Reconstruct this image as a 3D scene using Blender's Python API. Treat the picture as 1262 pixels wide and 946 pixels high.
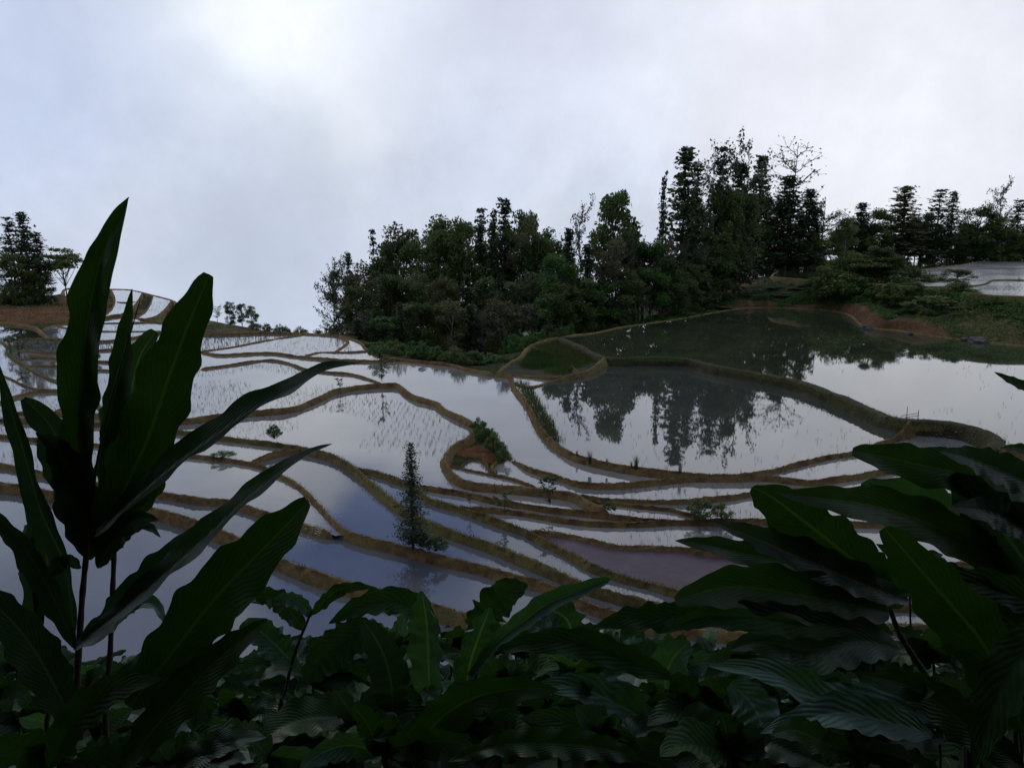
import bpy, math, random
import numpy as np
from mathutils import Vector, Matrix, noise as mnoise
from collections import deque

random.seed(7); np.random.seed(7)
scene = bpy.context.scene
for o in list(bpy.data.objects): bpy.data.objects.remove(o)
COL = scene.collection

# ---------------------------------------------------------------- camera
F = 953.0; CX, CY = 631.0, 473.0; HORIZ = 290.0
PITCH = math.atan((CY-HORIZ)/F)
cam = bpy.data.cameras.new("camera"); camo = bpy.data.objects.new("camera", cam); COL.objects.link(camo)
camo.location = (0, 0, 0); camo.rotation_euler = (math.pi/2-PITCH, 0, 0)
cam.sensor_fit = 'HORIZONTAL'; cam.sensor_width = 36.0; cam.lens = 36.0*F/1262.0
cam.clip_start = 0.05; cam.clip_end = 5000
scene.camera = camo
FW = Vector((0, math.cos(PITCH), -math.sin(PITCH))); UPV = Vector((0, math.sin(PITCH), math.cos(PITCH))); RT = Vector((1, 0, 0))
def ray(u, v): return FW + RT*((u-CX)/F) + UPV*((CY-v)/F)
def level(z): return z if z > -10.55 or z < -12.65 else -10.55+(z+10.55)*.6   # the terraces step down gently
def atz(u, v, z):
    z = level(z)
    d = ray(u, v); return d*(z/d.z)
def aty(u, v, y):
    d = ray(u, v); return d*(y/d.y)
def pix(p):
    p = Vector(p); w = p.dot(FW); return (CX+F*p.dot(RT)/w, CY-F*p.dot(UPV)/w)

# ---------------------------------------------------------------- sky, sun, exposure
SUN_EL, SUN_AZ = math.radians(48), math.radians(-22)      # azimuth from +Y towards +X
w = bpy.data.worlds.new("World"); scene.world = w; w.use_nodes = True
nt = w.node_tree; nt.nodes.clear()
def N(nt, t, **k):
    n = nt.nodes.new(t)
    for a, b in k.items(): setattr(n, a, b)
    return n
def L(nt, a, b): nt.links.new(a, b)
wo = N(nt, 'ShaderNodeOutputWorld'); bg = N(nt, 'ShaderNodeBackground'); bg.inputs[1].default_value = 0.1
L(nt, bg.outputs[0], wo.inputs[0])
sky = N(nt, 'ShaderNodeTexSky'); sky.sky_type = 'NISHITA'; sky.sun_disc = False
sky.sun_elevation = SUN_EL; sky.sun_rotation = SUN_AZ
tc = N(nt, 'ShaderNodeTexCoord')
def ramp(nt, stops, fac, interp='LINEAR'):
    r = N(nt, 'ShaderNodeValToRGB'); r.color_ramp.interpolation = interp
    e = r.color_ramp.elements
    while len(e) < len(stops): e.new(0.5)
    for i, (p, c) in enumerate(stops):
        e[i].position = p; e[i].color = (c[0], c[1], c[2], 1) if isinstance(c, (tuple, list)) else (c, c, c, 1)
    L(nt, fac, r.inputs[0]); return r.outputs[0]
def noise(nt, vec, scale, detail=4, rough=0.55, dist=0.0, outp=0):
    n = N(nt, 'ShaderNodeTexNoise'); n.inputs['Scale'].default_value = scale
    n.inputs['Detail'].default_value = detail; n.inputs['Roughness'].default_value = rough; n.inputs['Distortion'].default_value = dist
    if vec is not None: L(nt, vec, n.inputs['Vector'])
    return n.outputs[outp]
def mixc(nt, fac, a, b, typ='MIX'):
    m = N(nt, 'ShaderNodeMix'); m.data_type = 'RGBA'; m.blend_type = typ
    for s, x in ((m.inputs[0], fac), (m.inputs[6], a), (m.inputs[7], b)):
        if hasattr(x, 'default_value') or hasattr(x, 'is_linked'): L(nt, x, s)
        elif isinstance(x, (tuple, list)): s.default_value = (*x[:3], 1)
        else: s.default_value = x
    return m.outputs[2]
def math_(nt, op, a, b=None, c=None, clamp=False):
    m = N(nt, 'ShaderNodeMath'); m.operation = op; m.use_clamp = clamp
    for i, x in enumerate((a, b, c)):
        if x is None: continue
        if isinstance(x, (int, float)): m.inputs[i].default_value = x
        else: L(nt, x, m.inputs[i])
    return m.outputs[0]
def skydir(u, v): return tuple(ray(u, v).normalized())
def gdir(az, el):
    az, el = math.radians(az), math.radians(el)
    return (math.cos(el)*math.sin(az), math.cos(el)*math.cos(az), math.sin(el))
dirv = tc.outputs['Generated']
# warp the direction a little so that every patch gets a cloudy outline
nz = noise(nt, dirv, 2.2, 5, 0.6, 0.3, outp=1)
vs = N(nt, 'ShaderNodeVectorMath'); vs.operation = 'SUBTRACT'; L(nt, nz, vs.inputs[0]); vs.inputs[1].default_value = (.5, .5, .5)
vm = N(nt, 'ShaderNodeVectorMath'); vm.operation = 'MULTIPLY_ADD'; L(nt, vs.outputs[0], vm.inputs[0]); vm.inputs[1].default_value = (.20, .20, .20); L(nt, dirv, vm.inputs[2])
wd = N(nt, 'ShaderNodeVectorMath'); wd.operation = 'NORMALIZE'; L(nt, vm.outputs[0], wd.inputs[0]); wdir = wd.outputs[0]
def patch(d, r0, r1):      # 1 inside angle r0, 0 beyond r1 (degrees)
    dt = N(nt, 'ShaderNodeVectorMath'); dt.operation = 'DOT_PRODUCT'; L(nt, wdir, dt.inputs[0]); dt.inputs[1].default_value = d
    m = N(nt, 'ShaderNodeMapRange'); m.interpolation_type = 'SMOOTHSTEP'
    m.inputs[1].default_value = math.cos(math.radians(r1)); m.inputs[2].default_value = math.cos(math.radians(r0)); L(nt, dt.outputs[1], m.inputs[0])
    return m.outputs[0]
sep = N(nt, 'ShaderNodeSeparateXYZ'); L(nt, dirv, sep.inputs[0])
SK = 1.06/0.1
def c3(r, g, b): return (r*SK, g*SK, b*SK)
# cloud deck: bright towards the zone the camera sees, duller overhead
cl = noise(nt, dirv, 3.0, 6, 0.58, 0.35)
clouds = ramp(nt, [(0.30, (0.42, 0.49, 0.66)), (0.50, (0.58, 0.65, 0.80)), (0.66, (0.84, 0.88, 0.97))], cl)
hi = N(nt, 'ShaderNodeMapRange'); hi.interpolation_type = 'SMOOTHSTEP'; L(nt, sep.outputs[2], hi.inputs[0])
hi.inputs[1].default_value = 0.27; hi.inputs[2].default_value = 0.46
# above the frame the deck thins and darkens to blue grey
cu = noise(nt, dirv, 4.2, 6, 0.6, 0.5)
upper = ramp(nt, [(0.38, (0.20, 0.27, 0.50)), (0.50, (0.42, 0.48, 0.66)), (0.64, (0.72, 0.76, 0.86))], cu)
clouds = mixc(nt, math_(nt, 'MULTIPLY', hi.outputs[0], 0.85), clouds, upper)
wisp = noise(nt, dirv, 9.0, 8, 0.62, 0.6)
clouds = mixc(nt, 1.0, clouds, ramp(nt, [(0.34, 0.84), (0.50, 0.98), (0.66, 1.12)], wisp), 'MULTIPLY')
# near the horizon: even pale fog
lo = N(nt, 'ShaderNodeMapRange'); lo.interpolation_type = 'SMOOTHSTEP'; L(nt, sep.outputs[2], lo.inputs[0])
lo.inputs[1].default_value = 0.10; lo.inputs[2].default_value = -0.05
clouds = mixc(nt, math_(nt, 'MULTIPLY', lo.outputs[0], 0.9), clouds, (0.55, 0.62, 0.75))
for d, r0, r1, col, k in (
    (skydir(370, 70), 1, 10, (0.92, 0.95, 1.0), .85),
    (skydir(470, 30), 1, 9, (0.90, 0.93, 1.0), .6),
    (skydir(230, 70), 1, 6, (0.92, 0.96, 1.0), .75),
    (skydir(400, 140), 1, 4, (0.92, 0.95, 1.0), .6),
    (skydir(330, 130), 1, 5, (0.82, 0.87, 0.95), .7),
    (skydir(1080, 60), 3, 22, (0.86, 0.87, 0.93), .85),
    (skydir(700, 60), 2, 12, (0.76, 0.79, 0.90), .7),
    (skydir(10, 60), 2, 14, (0.54, 0.62, 0.82), .8),
    (skydir(300, 250), 2, 10, (0.50, 0.57, 0.71), .8),
    (skydir(560, 150), 1, 12, (0.62, 0.67, 0.80), .6),
    
    (skydir(650, 20), 1, 6, (0.62, 0.65, 0.78), .5),
    (gdir(-11, 22.5), 1.0, 8.5, (0.09, 0.17, 0.48), .97),
    (gdir(-5, 20), 1.0, 5, (0.14, 0.22, 0.50), .9),
    (gdir(-8, 28), 2, 7, (0.30, 0.36, 0.58), .7),
    (gdir(-30, 26), 3, 12, (0.36, 0.42, 0.62), .8),
    (gdir(-14.5, 17.5), 0.5, 3.5, (0.85, 0.88, 0.95), .8),
    (gdir(12, 24), 3, 9, (0.80, 0.82, 0.90), .7),
    (gdir(2, 25), 1, 6, (0.6, 0.64, 0.76), .7),
):
    clouds = mixc(nt, math_(nt, 'MULTIPLY', patch(d, r0, r1), k), clouds, col)
wisp2 = noise(nt, dirv, 5.0, 10, 0.62, 0.0)
clouds = mixc(nt, 1.0, clouds, ramp(nt, [(0.36, 0.94), (0.50, 1.0), (0.62, 1.07)], wisp2), 'MULTIPLY')
scl = N(nt, 'ShaderNodeVectorMath'); scl.operation = 'SCALE'; L(nt, clouds, scl.inputs[0]); scl.inputs[3].default_value = SK
fin = mixc(nt, 0.97, sky.outputs[0], scl.outputs[0])
L(nt, fin, bg.inputs[0])

sun = bpy.data.lights.new("sun", 'SUN'); suno = bpy.data.objects.new("sun", sun); COL.objects.link(suno)
sun.energy = 0.6; sun.angle = math.radians(14); sun.color = (1.0, 0.95, 0.87)
sd = Vector(gdir(math.degrees(SUN_AZ), math.degrees(SUN_EL)))
suno.rotation_euler = sd.to_track_quat('Z', 'Y').to_euler()
scene.view_settings.view_transform = 'Standard'; scene.view_settings.look = 'None'
scene.view_settings.exposure = 0.0; scene.view_settings.gamma = 1.0; scene.view_settings.use_curve_mapping = False
scene.render.engine = 'CYCLES'
scene.cycles.max_bounces = 6; scene.cycles.diffuse_bounces = 2; scene.cycles.glossy_bounces = 3; scene.cycles.transmission_bounces = 3
scene.cycles.transparent_max_bounces = 4
scene.cycles.use_denoising = True

# ---------------------------------------------------------------- helpers
def mesh(name, verts, faces, mat=None, smooth=False, uvs=None, kind=None, parent=None, loc=None, link=True):
    me = bpy.data.meshes.new(name)
    if isinstance(verts, np.ndarray): verts = verts.tolist()
    if isinstance(faces, np.ndarray): faces = faces.tolist()
    me.from_pydata(verts, [], faces); 
    if uvs is not None:
        ul = me.uv_layers.new(name="UVMap")
        li = np.empty(len(me.loops), dtype=np.int32); me.loops.foreach_get('vertex_index', li)
        ul.data.foreach_set('uv', np.asarray(uvs, dtype=np.float32)[li].ravel())
    if smooth: me.polygons.foreach_set('use_smooth', [True]*len(me.polygons))
    if mat: me.materials.append(mat)
    me.update()
    o = bpy.data.objects.new(name, me)
    if kind: o['kind'] = kind
    if parent: o.parent = parent
    if loc: o.location = loc
    COL.objects.link(o); return o
def empty(name, loc=(0, 0, 0), rotz=0):
    o = bpy.data.objects.new(name, None); o.location = loc; o.rotation_euler = (0, 0, rotz); o.empty_display_size = .3
    COL.objects.link(o); return o
def tag(o, label, cat, group=None):
    o['label'] = label; o['category'] = cat
    if group: o['group'] = group
    elif 'group' in o: del o['group']
    return o
def dup(root, loc, rotz=0, scale=None):
    r = root.copy(); COL.objects.link(r); r.location = loc; r.rotation_euler = (0, 0, rotz)
    if scale is not None: r.scale = scale
    for ch in list(root.children):
        c = ch.copy(); COL.objects.link(c); c.parent = r
    return r
def catmull(P, n):
    """P: list of vectors -> list of points, n per segment"""
    P = [np.array(p, float) for p in P]
    if len(P) == 2: return [P[0]+(P[1]-P[0])*i/n for i in range(n+1)]
    Q = [2*P[0]-P[1]]+P+[2*P[-1]-P[-2]]; out = []
    for i in range(1, len(Q)-2):
        a, b, c, d = Q[i-1], Q[i], Q[i+1], Q[i+2]
        for k in range(n):
            t = k/n
            out.append(.5*((2*b)+(c-a)*t+(2*a-5*b+4*c-d)*t*t+(3*b-3*c+d-a)*t**3))
    out.append(P[-1]); return out

# ---------------------------------------------------------------- materials
def newmat(name):
    m = bpy.data.materials.new(name); m.use_nodes = True; nt = m.node_tree; nt.nodes.clear()
    out = N(nt, 'ShaderNodeOutputMaterial'); p = N(nt, 'ShaderNodeBsdfPrincipled'); L(nt, p.outputs[0], out.inputs[0])
    return m, nt, p, out
def bump(nt, p, h, strength=.5, dist=.05):
    b = N(nt, 'ShaderNodeBump'); b.inputs['Strength'].default_value = strength; b.inputs['Distance'].default_value = dist
    L(nt, h, b.inputs['Height']); L(nt, b.outputs[0], p.inputs['Normal'])
def pos(nt): return N(nt, 'ShaderNodeNewGeometry').outputs['Position']

def mat_water(name, mud, mudmix=None, wav=1.0, r0=.01, r1=.05, ior=1.7):
    m, nt, p, out = newmat(name); P = pos(nt)
    n1 = noise(nt, P, 0.25, 4, .6)
    col = ramp(nt, [(0.35, mud), (0.65, mudmix or tuple(c*1.35 for c in mud))], n1)
    L(nt, col, p.inputs['Base Color']); p.inputs['IOR'].default_value = ior
    rr = ramp(nt, [(0.4, r0), (0.7, r1)], noise(nt, P, 0.12, 3, .6)); L(nt, rr, p.inputs['Roughness'])
    mp = N(nt, 'ShaderNodeMapping'); L(nt, P, mp.inputs[0]); mp.inputs['Scale'].default_value = (1, 1.7, 1)
    h = noise(nt, mp.outputs[0], 2.6, 3, .6)
    bump(nt, p, h, 0.020*wav, 0.05)
    return m
M_water = mat_water('muddy_water', (0.10, 0.105, 0.105), (0.16, 0.155, 0.145))
M_water_deep = mat_water('deep_water', (0.025, 0.032, 0.018), (0.04, 0.045, 0.026), .4, .0, .03, ior=2.1)
M_water_mid = mat_water('pond_water', (0.035, 0.04, 0.034), (0.05, 0.055, 0.046), .35, .0, .02, ior=2.1)
M_water_ruf = mat_water('sky_pale_ruffled_water', (0.16, 0.165, 0.16), (0.20, 0.202, 0.20), 8, .16, .28)  # paler base and added ruffles stand in for bright sky reflected in the ponds
M_water_blue = mat_water('clear_water', (0.06, 0.065, 0.075), (0.08, 0.085, 0.09), .8, ior=1.6)
M_mud = None
def mk_mud():
    m, nt, p, out = newmat('purple_silt'); P = pos(nt)
    col = ramp(nt, [(0.35, (0.032, 0.02, 0.030)), (0.6, (0.055, 0.036, 0.050)), (0.8, (0.12, 0.10, 0.12))], noise(nt, P, 1.3, 8, .7))
    L(nt, col, p.inputs['Base Color']); p.inputs['Roughness'].default_value = .42; p.inputs['IOR'].default_value = 1.25
    bump(nt, p, noise(nt, P, 6, 6, .7), .25, .03); return m
M_mud = mk_mud()
def mk_bog():
    m, nt, p, out = newmat('drained_bog'); P = pos(nt)
    col = ramp(nt, [(0.35, (0.012, 0.014, 0.008)), (0.55, (0.03, 0.03, 0.017)), (0.75, (0.06, 0.055, 0.03))], noise(nt, P, .9, 8, .7))
    L(nt, col, p.inputs['Base Color']); p.inputs['Roughness'].default_value = .85; p.inputs['Specular IOR Level'].default_value = .1
    bump(nt, p, noise(nt, P, 5, 6, .7), .5, .05); return m
M_bog = mk_bog()
def mk_earth(name, cols, sc=2.4, seed=0, strength=.8):
    m, nt, p, out = newmat(name); P = pos(nt)
    ad = N(nt, 'ShaderNodeVectorMath'); ad.operation = 'ADD'; L(nt, P, ad.inputs[0]); ad.inputs[1].default_value = (seed*7.1, seed*3.3, 0)
    V = ad.outputs[0]
    f = noise(nt, V, sc, 8, .72); big = noise(nt, V, .22, 3, .5)
    f2 = math_(nt, 'ADD', math_(nt, 'MULTIPLY', f, .65), math_(nt, 'MULTIPLY', big, .35))
    col = ramp(nt, [(0.34, cols[0]), (0.47, cols[1]), (0.56, cols[2]), (0.68, cols[3])], f2)
    L(nt, col, p.inputs['Base Color']); p.inputs['Roughness'].default_value = .95; p.inputs['Specular IOR Level'].default_value = .15
    bump(nt, p, noise(nt, V, sc*4, 6, .75), strength, .08); return m
M_bund = mk_earth('bund_earth', [(0.038, 0.026, 0.013), (0.13, 0.080, 0.034), (0.165, 0.118, 0.048), (0.085, 0.088, 0.028)])
M_bund_green = mk_earth('mossy_bund_earth', [(0.036, 0.028, 0.013), (0.10, 0.074, 0.030), (0.13, 0.110, 0.036), (0.085, 0.105, 0.026)], seed=3)
M_bund_dark = mk_earth('dam_earth', [(0.012, 0.011, 0.007), (0.035, 0.031, 0.016), (0.045, 0.048, 0.018), (0.085, 0.08, 0.05)], sc=1.8, seed=5, strength=1)
def mk_terrain():
    m, nt, p, out = newmat('hillside'); P = pos(nt)
    g = ramp(nt, [(0.34, (0.010, 0.014, 0.006)), (0.5, (0.024, 0.036, 0.010)), (0.66, (0.06, 0.06, 0.022))], noise(nt, P, 1.1, 8, .7))
    r = ramp(nt, [(0.34, (0.075, 0.028, 0.014)), (0.5, (0.13, 0.05, 0.022)), (0.66, (0.19, 0.10, 0.05))], noise(nt, P, .9, 8, .72))
    y = ramp(nt, [(0.34, (0.045, 0.038, 0.018)), (0.52, (0.10, 0.082, 0.036)), (0.68, (0.17, 0.145, 0.075))], noise(nt, P, 1.6, 8, .7))
    a = N(nt, 'ShaderNodeAttribute'); a.attribute_name = 'soil'; s = N(nt, 'ShaderNodeSeparateXYZ'); L(nt, a.outputs['Vector'], s.inputs[0])
    nn = noise(nt, P, .8, 6, .7)
    def soft(x):
        return math_(nt, 'MULTIPLY_ADD', math_(nt, 'SUBTRACT', math_(nt, 'ADD', x, nn), 1.0), 5, .5, clamp=True)
    c = mixc(nt, soft(s.outputs[1]), g, y); c = mixc(nt, soft(s.outputs[0]), c, r)
    L(nt, c, p.inputs['Base Color']); p.inputs['Roughness'].default_value = 1; p.inputs['Specular IOR Level'].default_value = .1
    bump(nt, p, noise(nt, P, 3.5, 8, .75), 1, .25); return m
M_terrain = mk_terrain()
# ---------------------------------------------------------------- terraces: bunds traced on the hillside, each at its own level
BUNDS = []      # dict(name, world pts, pix pts, w, mat)
def bund(pts, z, z1=None, w=.18, mat=None, sn=(True, True), step=None, hidden=False):
    z1 = z if z1 is None else z1
    D = np.array(catmull(pts, 10)); seg = np.r_[0, np.cumsum(np.linalg.norm(np.diff(D, axis=0), axis=1))]
    BUNDS.append(dict(pix=D, z=z+(z1-z)*seg/seg[-1], seg=seg, w=w, mat=mat or M_bund, step=step, sn=sn))
def join_bunds():
    raw = [(b['pix'].copy(), b['z'].copy()) for b in BUNDS]
    for i, b in enumerate(BUNDS):
        D, Z, seg = b['pix'], b['z'], b['seg']
        for end, idx in ((0, 0), (1, -1)):
            if not b['sn'][end]: continue
            best = None
            for j in range(len(BUNDS)):
                if j == i: continue
                pj, zj = (BUNDS[j]['pix'], BUNDS[j]['z']) if j < i else raw[j]
                d = np.linalg.norm(pj-raw[i][0][idx], axis=1); k = int(d.argmin())
                if j > i and k in (0, len(d)-1): continue
                if d[k] < 10 and (best is None or d[k] < best[0]): best = (d[k], pj[k], zj[k])
            if best:
                fall = np.exp(-((seg if end == 0 else seg[-1]-seg)/16.0)**2)
                D = D+np.outer(fall, best[1]-D[idx]); Z = Z+fall*(best[2]-Z[idx])
        b['pix'], b['z'] = D, Z
        b['w3'] = np.array([atz(u, v, zz)[:] for (u, v), zz in zip(D, Z)])

XL, XR = -70, 1340
# big upper pond: the stone-faced dam, its loop and the far shore
bund([(688,415),(714,426),(747,440),(806,440),(847,442),(875,449),(902,454),(936,460),(983,469),(1024,483),(1060,498),(1089,511),(1119,517),(1155,519),(1190,524),(1218,533),(1231,543),(1222,551),(1205,555),(1190,556)], -10.0, w=.32, mat=M_bund_dark, step=1)
bund([(688,415),(732,410),(765,403),(806,397),(847,391),(883,384),(925,379),(985,380),(1042,386),(1066,402),(1107,407),(1152,414),(1196,419),(1262,426),(XR,430)], -10.0, w=.35, mat=M_bund_green)
bund([(1222,552),(1238,553),(1262,552),(XR,556)], -10.0, w=.3)
bund([(XR,430),(XR+30,490),(XR,556)], -10.0)
# middle pond dam and its lower right bund
bund([(608,459),(629,462),(634,475),(652,499),(666,526),(685,545),(710,560),(754,571),(792,577),(834,581),(869,584),(916,584),(945,580),(983,570),(1018,562),(1060,555),(1078,547),(1107,537),(1122,521)], -10.55, w=.16, sn=(False, True))
bund([(629,462),(655,463),(691,464),(724,457),(747,446)], -10.55, -10.2, w=.3, mat=M_bund_green)
bund([(634,470),(652,477),(677,471),(700,464)], -10.58, w=.25, mat=M_bund_green)
bund([(612,458),(625,448),(641,440),(655,425),(688,415)], -10.6, -10.0, w=.35, mat=M_bund_green)
bund([(652,426),(682,437),(702,449),(714,459)], -10.4, w=.16, mat=M_bund_green)
# rim behind the left ponds
bund([(205,407),(240,409),(266,411),(340,409),(380,411),(421,414),(443,421),(452,430),(470,439),(502,443),(532,446),(558,449),(580,455),(608,459)], -10.74, -10.7, w=.2)
bund([(416,414),(428,421),(418,430),(412,434)], -10.8, w=.25)
bund([(245,433),(283,428),(319,421),(349,416),(376,413)], -10.85, w=.18)
bund([(245,439),(283,436),(333,434),(373,439),(426,443),(460,444),(494,446)], -10.78, w=.15)
bund([(373,439),(393,434),(415,434),(454,434)], -10.82, w=.16)
# the long bund curving through the middle
bund([(63,506),(100,508),(146,512),(226,516),(266,511),(319,506),(359,502),(393,489),(413,480),(443,475),(469,473),(489,473),(499,480),(512,488),(537,495),(547,503),(563,511),(580,519),(585,528),(577,538),(563,546),(553,555),(549,568),(558,583),(573,592),(596,596),(634,599),(672,603),(707,608),(727,619),(740,626),(752,634)], -10.97, -10.97, w=.18)
bund([(245,454),(283,449),(326,443),(353,446),(376,454),(405,458),(431,460),(451,465),(471,472)], -10.87, w=.14)
bund([(581,519),(603,531),(618,551),(630,567)], -10.98, w=.3, mat=M_bund_green)
bund([(630,567),(655,577),(687,586),(719,595),(765,596),(806,592),(847,588),(902,587),(944,587),(998,592),(1030,588),(1066,583),(1095,577),(1150,566),(1190,556)], -10.75, -10.7, w=.14)
bund([(551,573),(568,577),(598,583),(634,591),(665,602)], -10.98, w=.15)
bund([(625,565),(611,570),(606,578),(612,587)], -10.95, w=.25, mat=M_bund_green)
bund([(567,577),(572,570),(586,566),(600,571),(605,582)], -11.0, w=.12, mat=M_bund_green)
bund([(711,607),(746,614),(806,616),(847,616),(902,611),(927,607),(1000,602),(1090,604),(1175,609),(1262,602),(XR,598)], -10.93, w=.12)
bund([(1130,574),(1196,567),(1230,563),(1262,563),(XR,568)], -10.75, w=.2, mat=M_bund_green)
bund([(722,615),(786,623),(826,627),(850,634),(875,642)], -11.03, w=.12)
# lower bunds, running down to the right
bund([(0,515),(40,517),(80,520),(146,522),(226,531),(283,539),(333,545),(366,550),(406,559),(426,569),(443,581),(456,592),(471,605),(493,622),(528,642),(568,657),(608,671),(647,687),(687,704),(726,721),(766,733),(806,743),(845,752),(900,760),(XR,780)], -11.3, -11.6, w=.21, mat=M_bund_green)
bund([(438,573),(459,579),(485,588),(516,600),(528,613),(568,625),(608,639),(647,653),(671,665),(707,683),(734,698),(774,711),(806,719),(837,728),(900,738),(XR,752)], -11.3, -11.4, w=.17, mat=M_bund_green)
bund([(512,599),(544,602),(576,607),(608,615),(647,621),(687,627),(726,631),(766,636),(806,640),(870,641),(920,640),(1000,642),(XR,650)], -11.1, -11.1, w=.11)
bund([(560,624),(592,626),(639,630),(687,638),(727,643),(786,644),(830,641)], -11.16, w=.14)
bund([(650,655),(667,655),(695,657),(727,664),(758,671),(806,673),(845,675),(920,683),(XR,700)], -11.27, w=.15)
bund([(140,549),(200,556),(233,560),(283,566),(319,573),(346,585),(370,599),(394,623),(418,648),(441,659),(489,671),(536,683),(588,695),(628,707),(671,718),(707,734),(758,754),(850,775),(XR,800)], -11.6, -11.85, w=.18)
bund([(306,566),(330,559),(346,555),(373,551)], -11.45, w=.13)
bund([(XL,532),(0,536),(43,540),(90,544),(140,549)], -11.6, w=.18, sn=(False, True))
bund([(XL,568),(0,571),(43,580),(90,589),(140,598),(196,606),(240,613),(286,618),(330,632),(376,646),(410,656)], -11.8, -11.75, w=.19, sn=(False, True))
bund([(XL,588),(0,595),(27,598),(77,608),(133,618),(196,628),(240,641),(290,661),(330,680),(370,697),(410,711),(457,724),(501,734),(560,753),(640,775),(700,790),(850,815),(XR,840)], -12.0, -12.1, w=.18)
bund([(XL,860),(150,850),(400,845),(700,850),(1000,860),(XR,870)], -12.6, w=.3, hidden=True)
# left field
bund([(XL,395),(0,420),(13,438),(30,450),(53,463),(93,479),(113,493),(133,508)], -11.0, -11.0, w=.24, mat=M_bund_green, sn=(False, True))
bund([(XL,450),(0,462),(30,475),(50,480),(76,481),(88,491),(80,502),(63,506)], -11.08, w=.17, sn=(False, True))
bund([(XL,500),(0,494),(17,488),(50,480)], -11.1, w=.16, sn=(False, True))
bund([(XL,512),(0,515)], -11.3, w=.2)
bund([(0,515),(23,508),(63,506)], -11.15, w=.15)
bund([(30,451),(80,451),(113,455),(190,456),(245,454)], -10.87, w=.14)
bund([(22,442),(50,440),(93,443),(146,445),(200,443),(245,439)], -10.8, w=.15)
bund([(13,433),(30,432),(60,434),(97,433),(146,430),(200,434),(245,433)], -10.85, w=.18)
bund([(3,418),(60,417),(120,420),(165,415),(205,407)], -10.8, w=.2)
bund([(XL,394),(0,397),(40,402),(52,410),(60,417)], -10.7, w=.3)
bund([(52,404),(70,400),(120,398),(205,398),(205,407)], -10.75, w=.25)
bund([(70,400),(90,405),(130,408),(205,408)], -10.8, w=.25)
# far left terraces under the sky
bund([(78,364),(80,356),(100,355),(131,356),(160,357),(186,363),(216,372),(222,385),(212,398)], -10.5, -10.7, w=.4)
bund([(78,364),(92,364),(120,360),(131,356)], -10.5, w=.35)
bund([(138,357),(142,368),(138,380),(126,391),(120,398)], -10.55, w=.14)
bund([(141,371),(155,372),(169,370)], -10.55, w=.1)
bund([(128,390),(148,387),(162,379),(170,370),(176,360)], -10.6, w=.16)
bund([(190,364),(186,374),(179,384),(170,391),(185,396),(200,398)], -10.6, w=.16)
bund([(211,373),(203,382),(192,389),(176,391)], -10.6, w=.14)
bund([(122,397),(150,391),(181,393),(205,398)], -10.7, w=.25)
# upper right terraces
bund([(960,333),(985,330),(1012,328),(1022,335),(1004,344),(975,343),(952,340),(960,333)], -6.5, w=.3, mat=M_bund_green, sn=(False, False))
bund([(1060,322),(1045,335),(1060,347),(1100,351),(1150,353),(1195,352),(1215,349),(1225,345),(1262,345),(1300,345)], -6.3, w=.3, mat=M_bund_green, sn=(False, False))
bund([(1060,322),(1090,320),(1120,319),(1190,321),(1262,322),(1300,322)], -6.3, w=.35, mat=M_bund_green)
bund([(1048,340),(1080,338),(1114,334),(1150,330),(1185,326),(1215,322)], -6.3, w=.25, mat=M_bund_green)
bund([(1195,352),(1190,360),(1230,364),(1262,365),(1300,366)], -6.3, -6.4, w=.3, mat=M_bund_green)
bund([(1300,322),(1300,345),(1300,366)], -6.3, -6.4, w=.3)

join_bunds()
def joinleft():
    ends = []
    for b in BUNDS:
        for k in (0, -1):
            if abs(b['pix'][k][0]-XL) < 2: ends.append((b['pix'][k][1], b['z'][k], b['w3'][k]))
    ends.sort(key=lambda e: e[0]); return [e[2] for e in ends]
def joinright():
    ends = []
    for b in BUNDS:
        for k in (0, -1):
            if abs(b['pix'][k][0]-XR) < 2 and b['pix'][k][1] > 540: ends.append((b['pix'][k][1], b['z'][k], b['w3'][k]))
    ends.sort(key=lambda e: e[0]); return [e[2] for e in ends]
for J in (joinleft(), joinright()):
    J = np.array(J); P = np.vstack([J[i]+(J[i+1]-J[i])*np.linspace(0, 1, 12, endpoint=False)[:, None] for i in range(len(J)-1)]+[J[-1:]])
    BUNDS.append(dict(pix=np.array([pix(p) for p in P]), z=P[:, 2], w3=P, w=.35, mat=M_bund, step=None, hidden=False))

# plan raster: bund lines drawn, regions between them found by flood fill
GX0, GY0, CS = -125.0, 14.0, 0.25; GW, GH = 1100, 840
SUB = 4; lineF = np.zeros((GH*SUB, GW*SUB), bool); line = np.zeros((GH, GW), bool); zl = np.full((GH, GW), 1e9)
for b in BUNDS:
    P = b['w3']
    for i in range(len(P)-1):
        n = max(1, int(np.linalg.norm(P[i+1]-P[i])/0.06))
        t = np.linspace(0, 1, n+1)[:, None]; Q = P[i]+(P[i+1]-P[i])*t
        ix = ((Q[:, 0]-GX0)/CS).astype(int); iy = ((Q[:, 1]-GY0)/CS).astype(int)
        ok = (ix >= 0) & (ix < GW) & (iy >= 0) & (iy < GH)
        line[iy[ok], ix[ok]] = True
        n = max(1, int(np.linalg.norm(P[i+1]-P[i])/0.02)); t = np.linspace(0, 1, n+1)[:, None]; Qf = P[i]+(P[i+1]-P[i])*t
        fx, fy = ((Qf[:, 0]-GX0)/CS*SUB).astype(int), ((Qf[:, 1]-GY0)/CS*SUB).astype(int); okf = (fx >= 0) & (fx < GW*SUB) & (fy >= 0) & (fy < GH*SUB); lineF[fy[okf], fx[okf]] = True
        np.minimum.at(zl, (iy[ok], ix[ok]), Q[ok, 2])
lab = np.where(line, -1, 0); cur = 0; REG = {}
free = (lab == 0)
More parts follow.
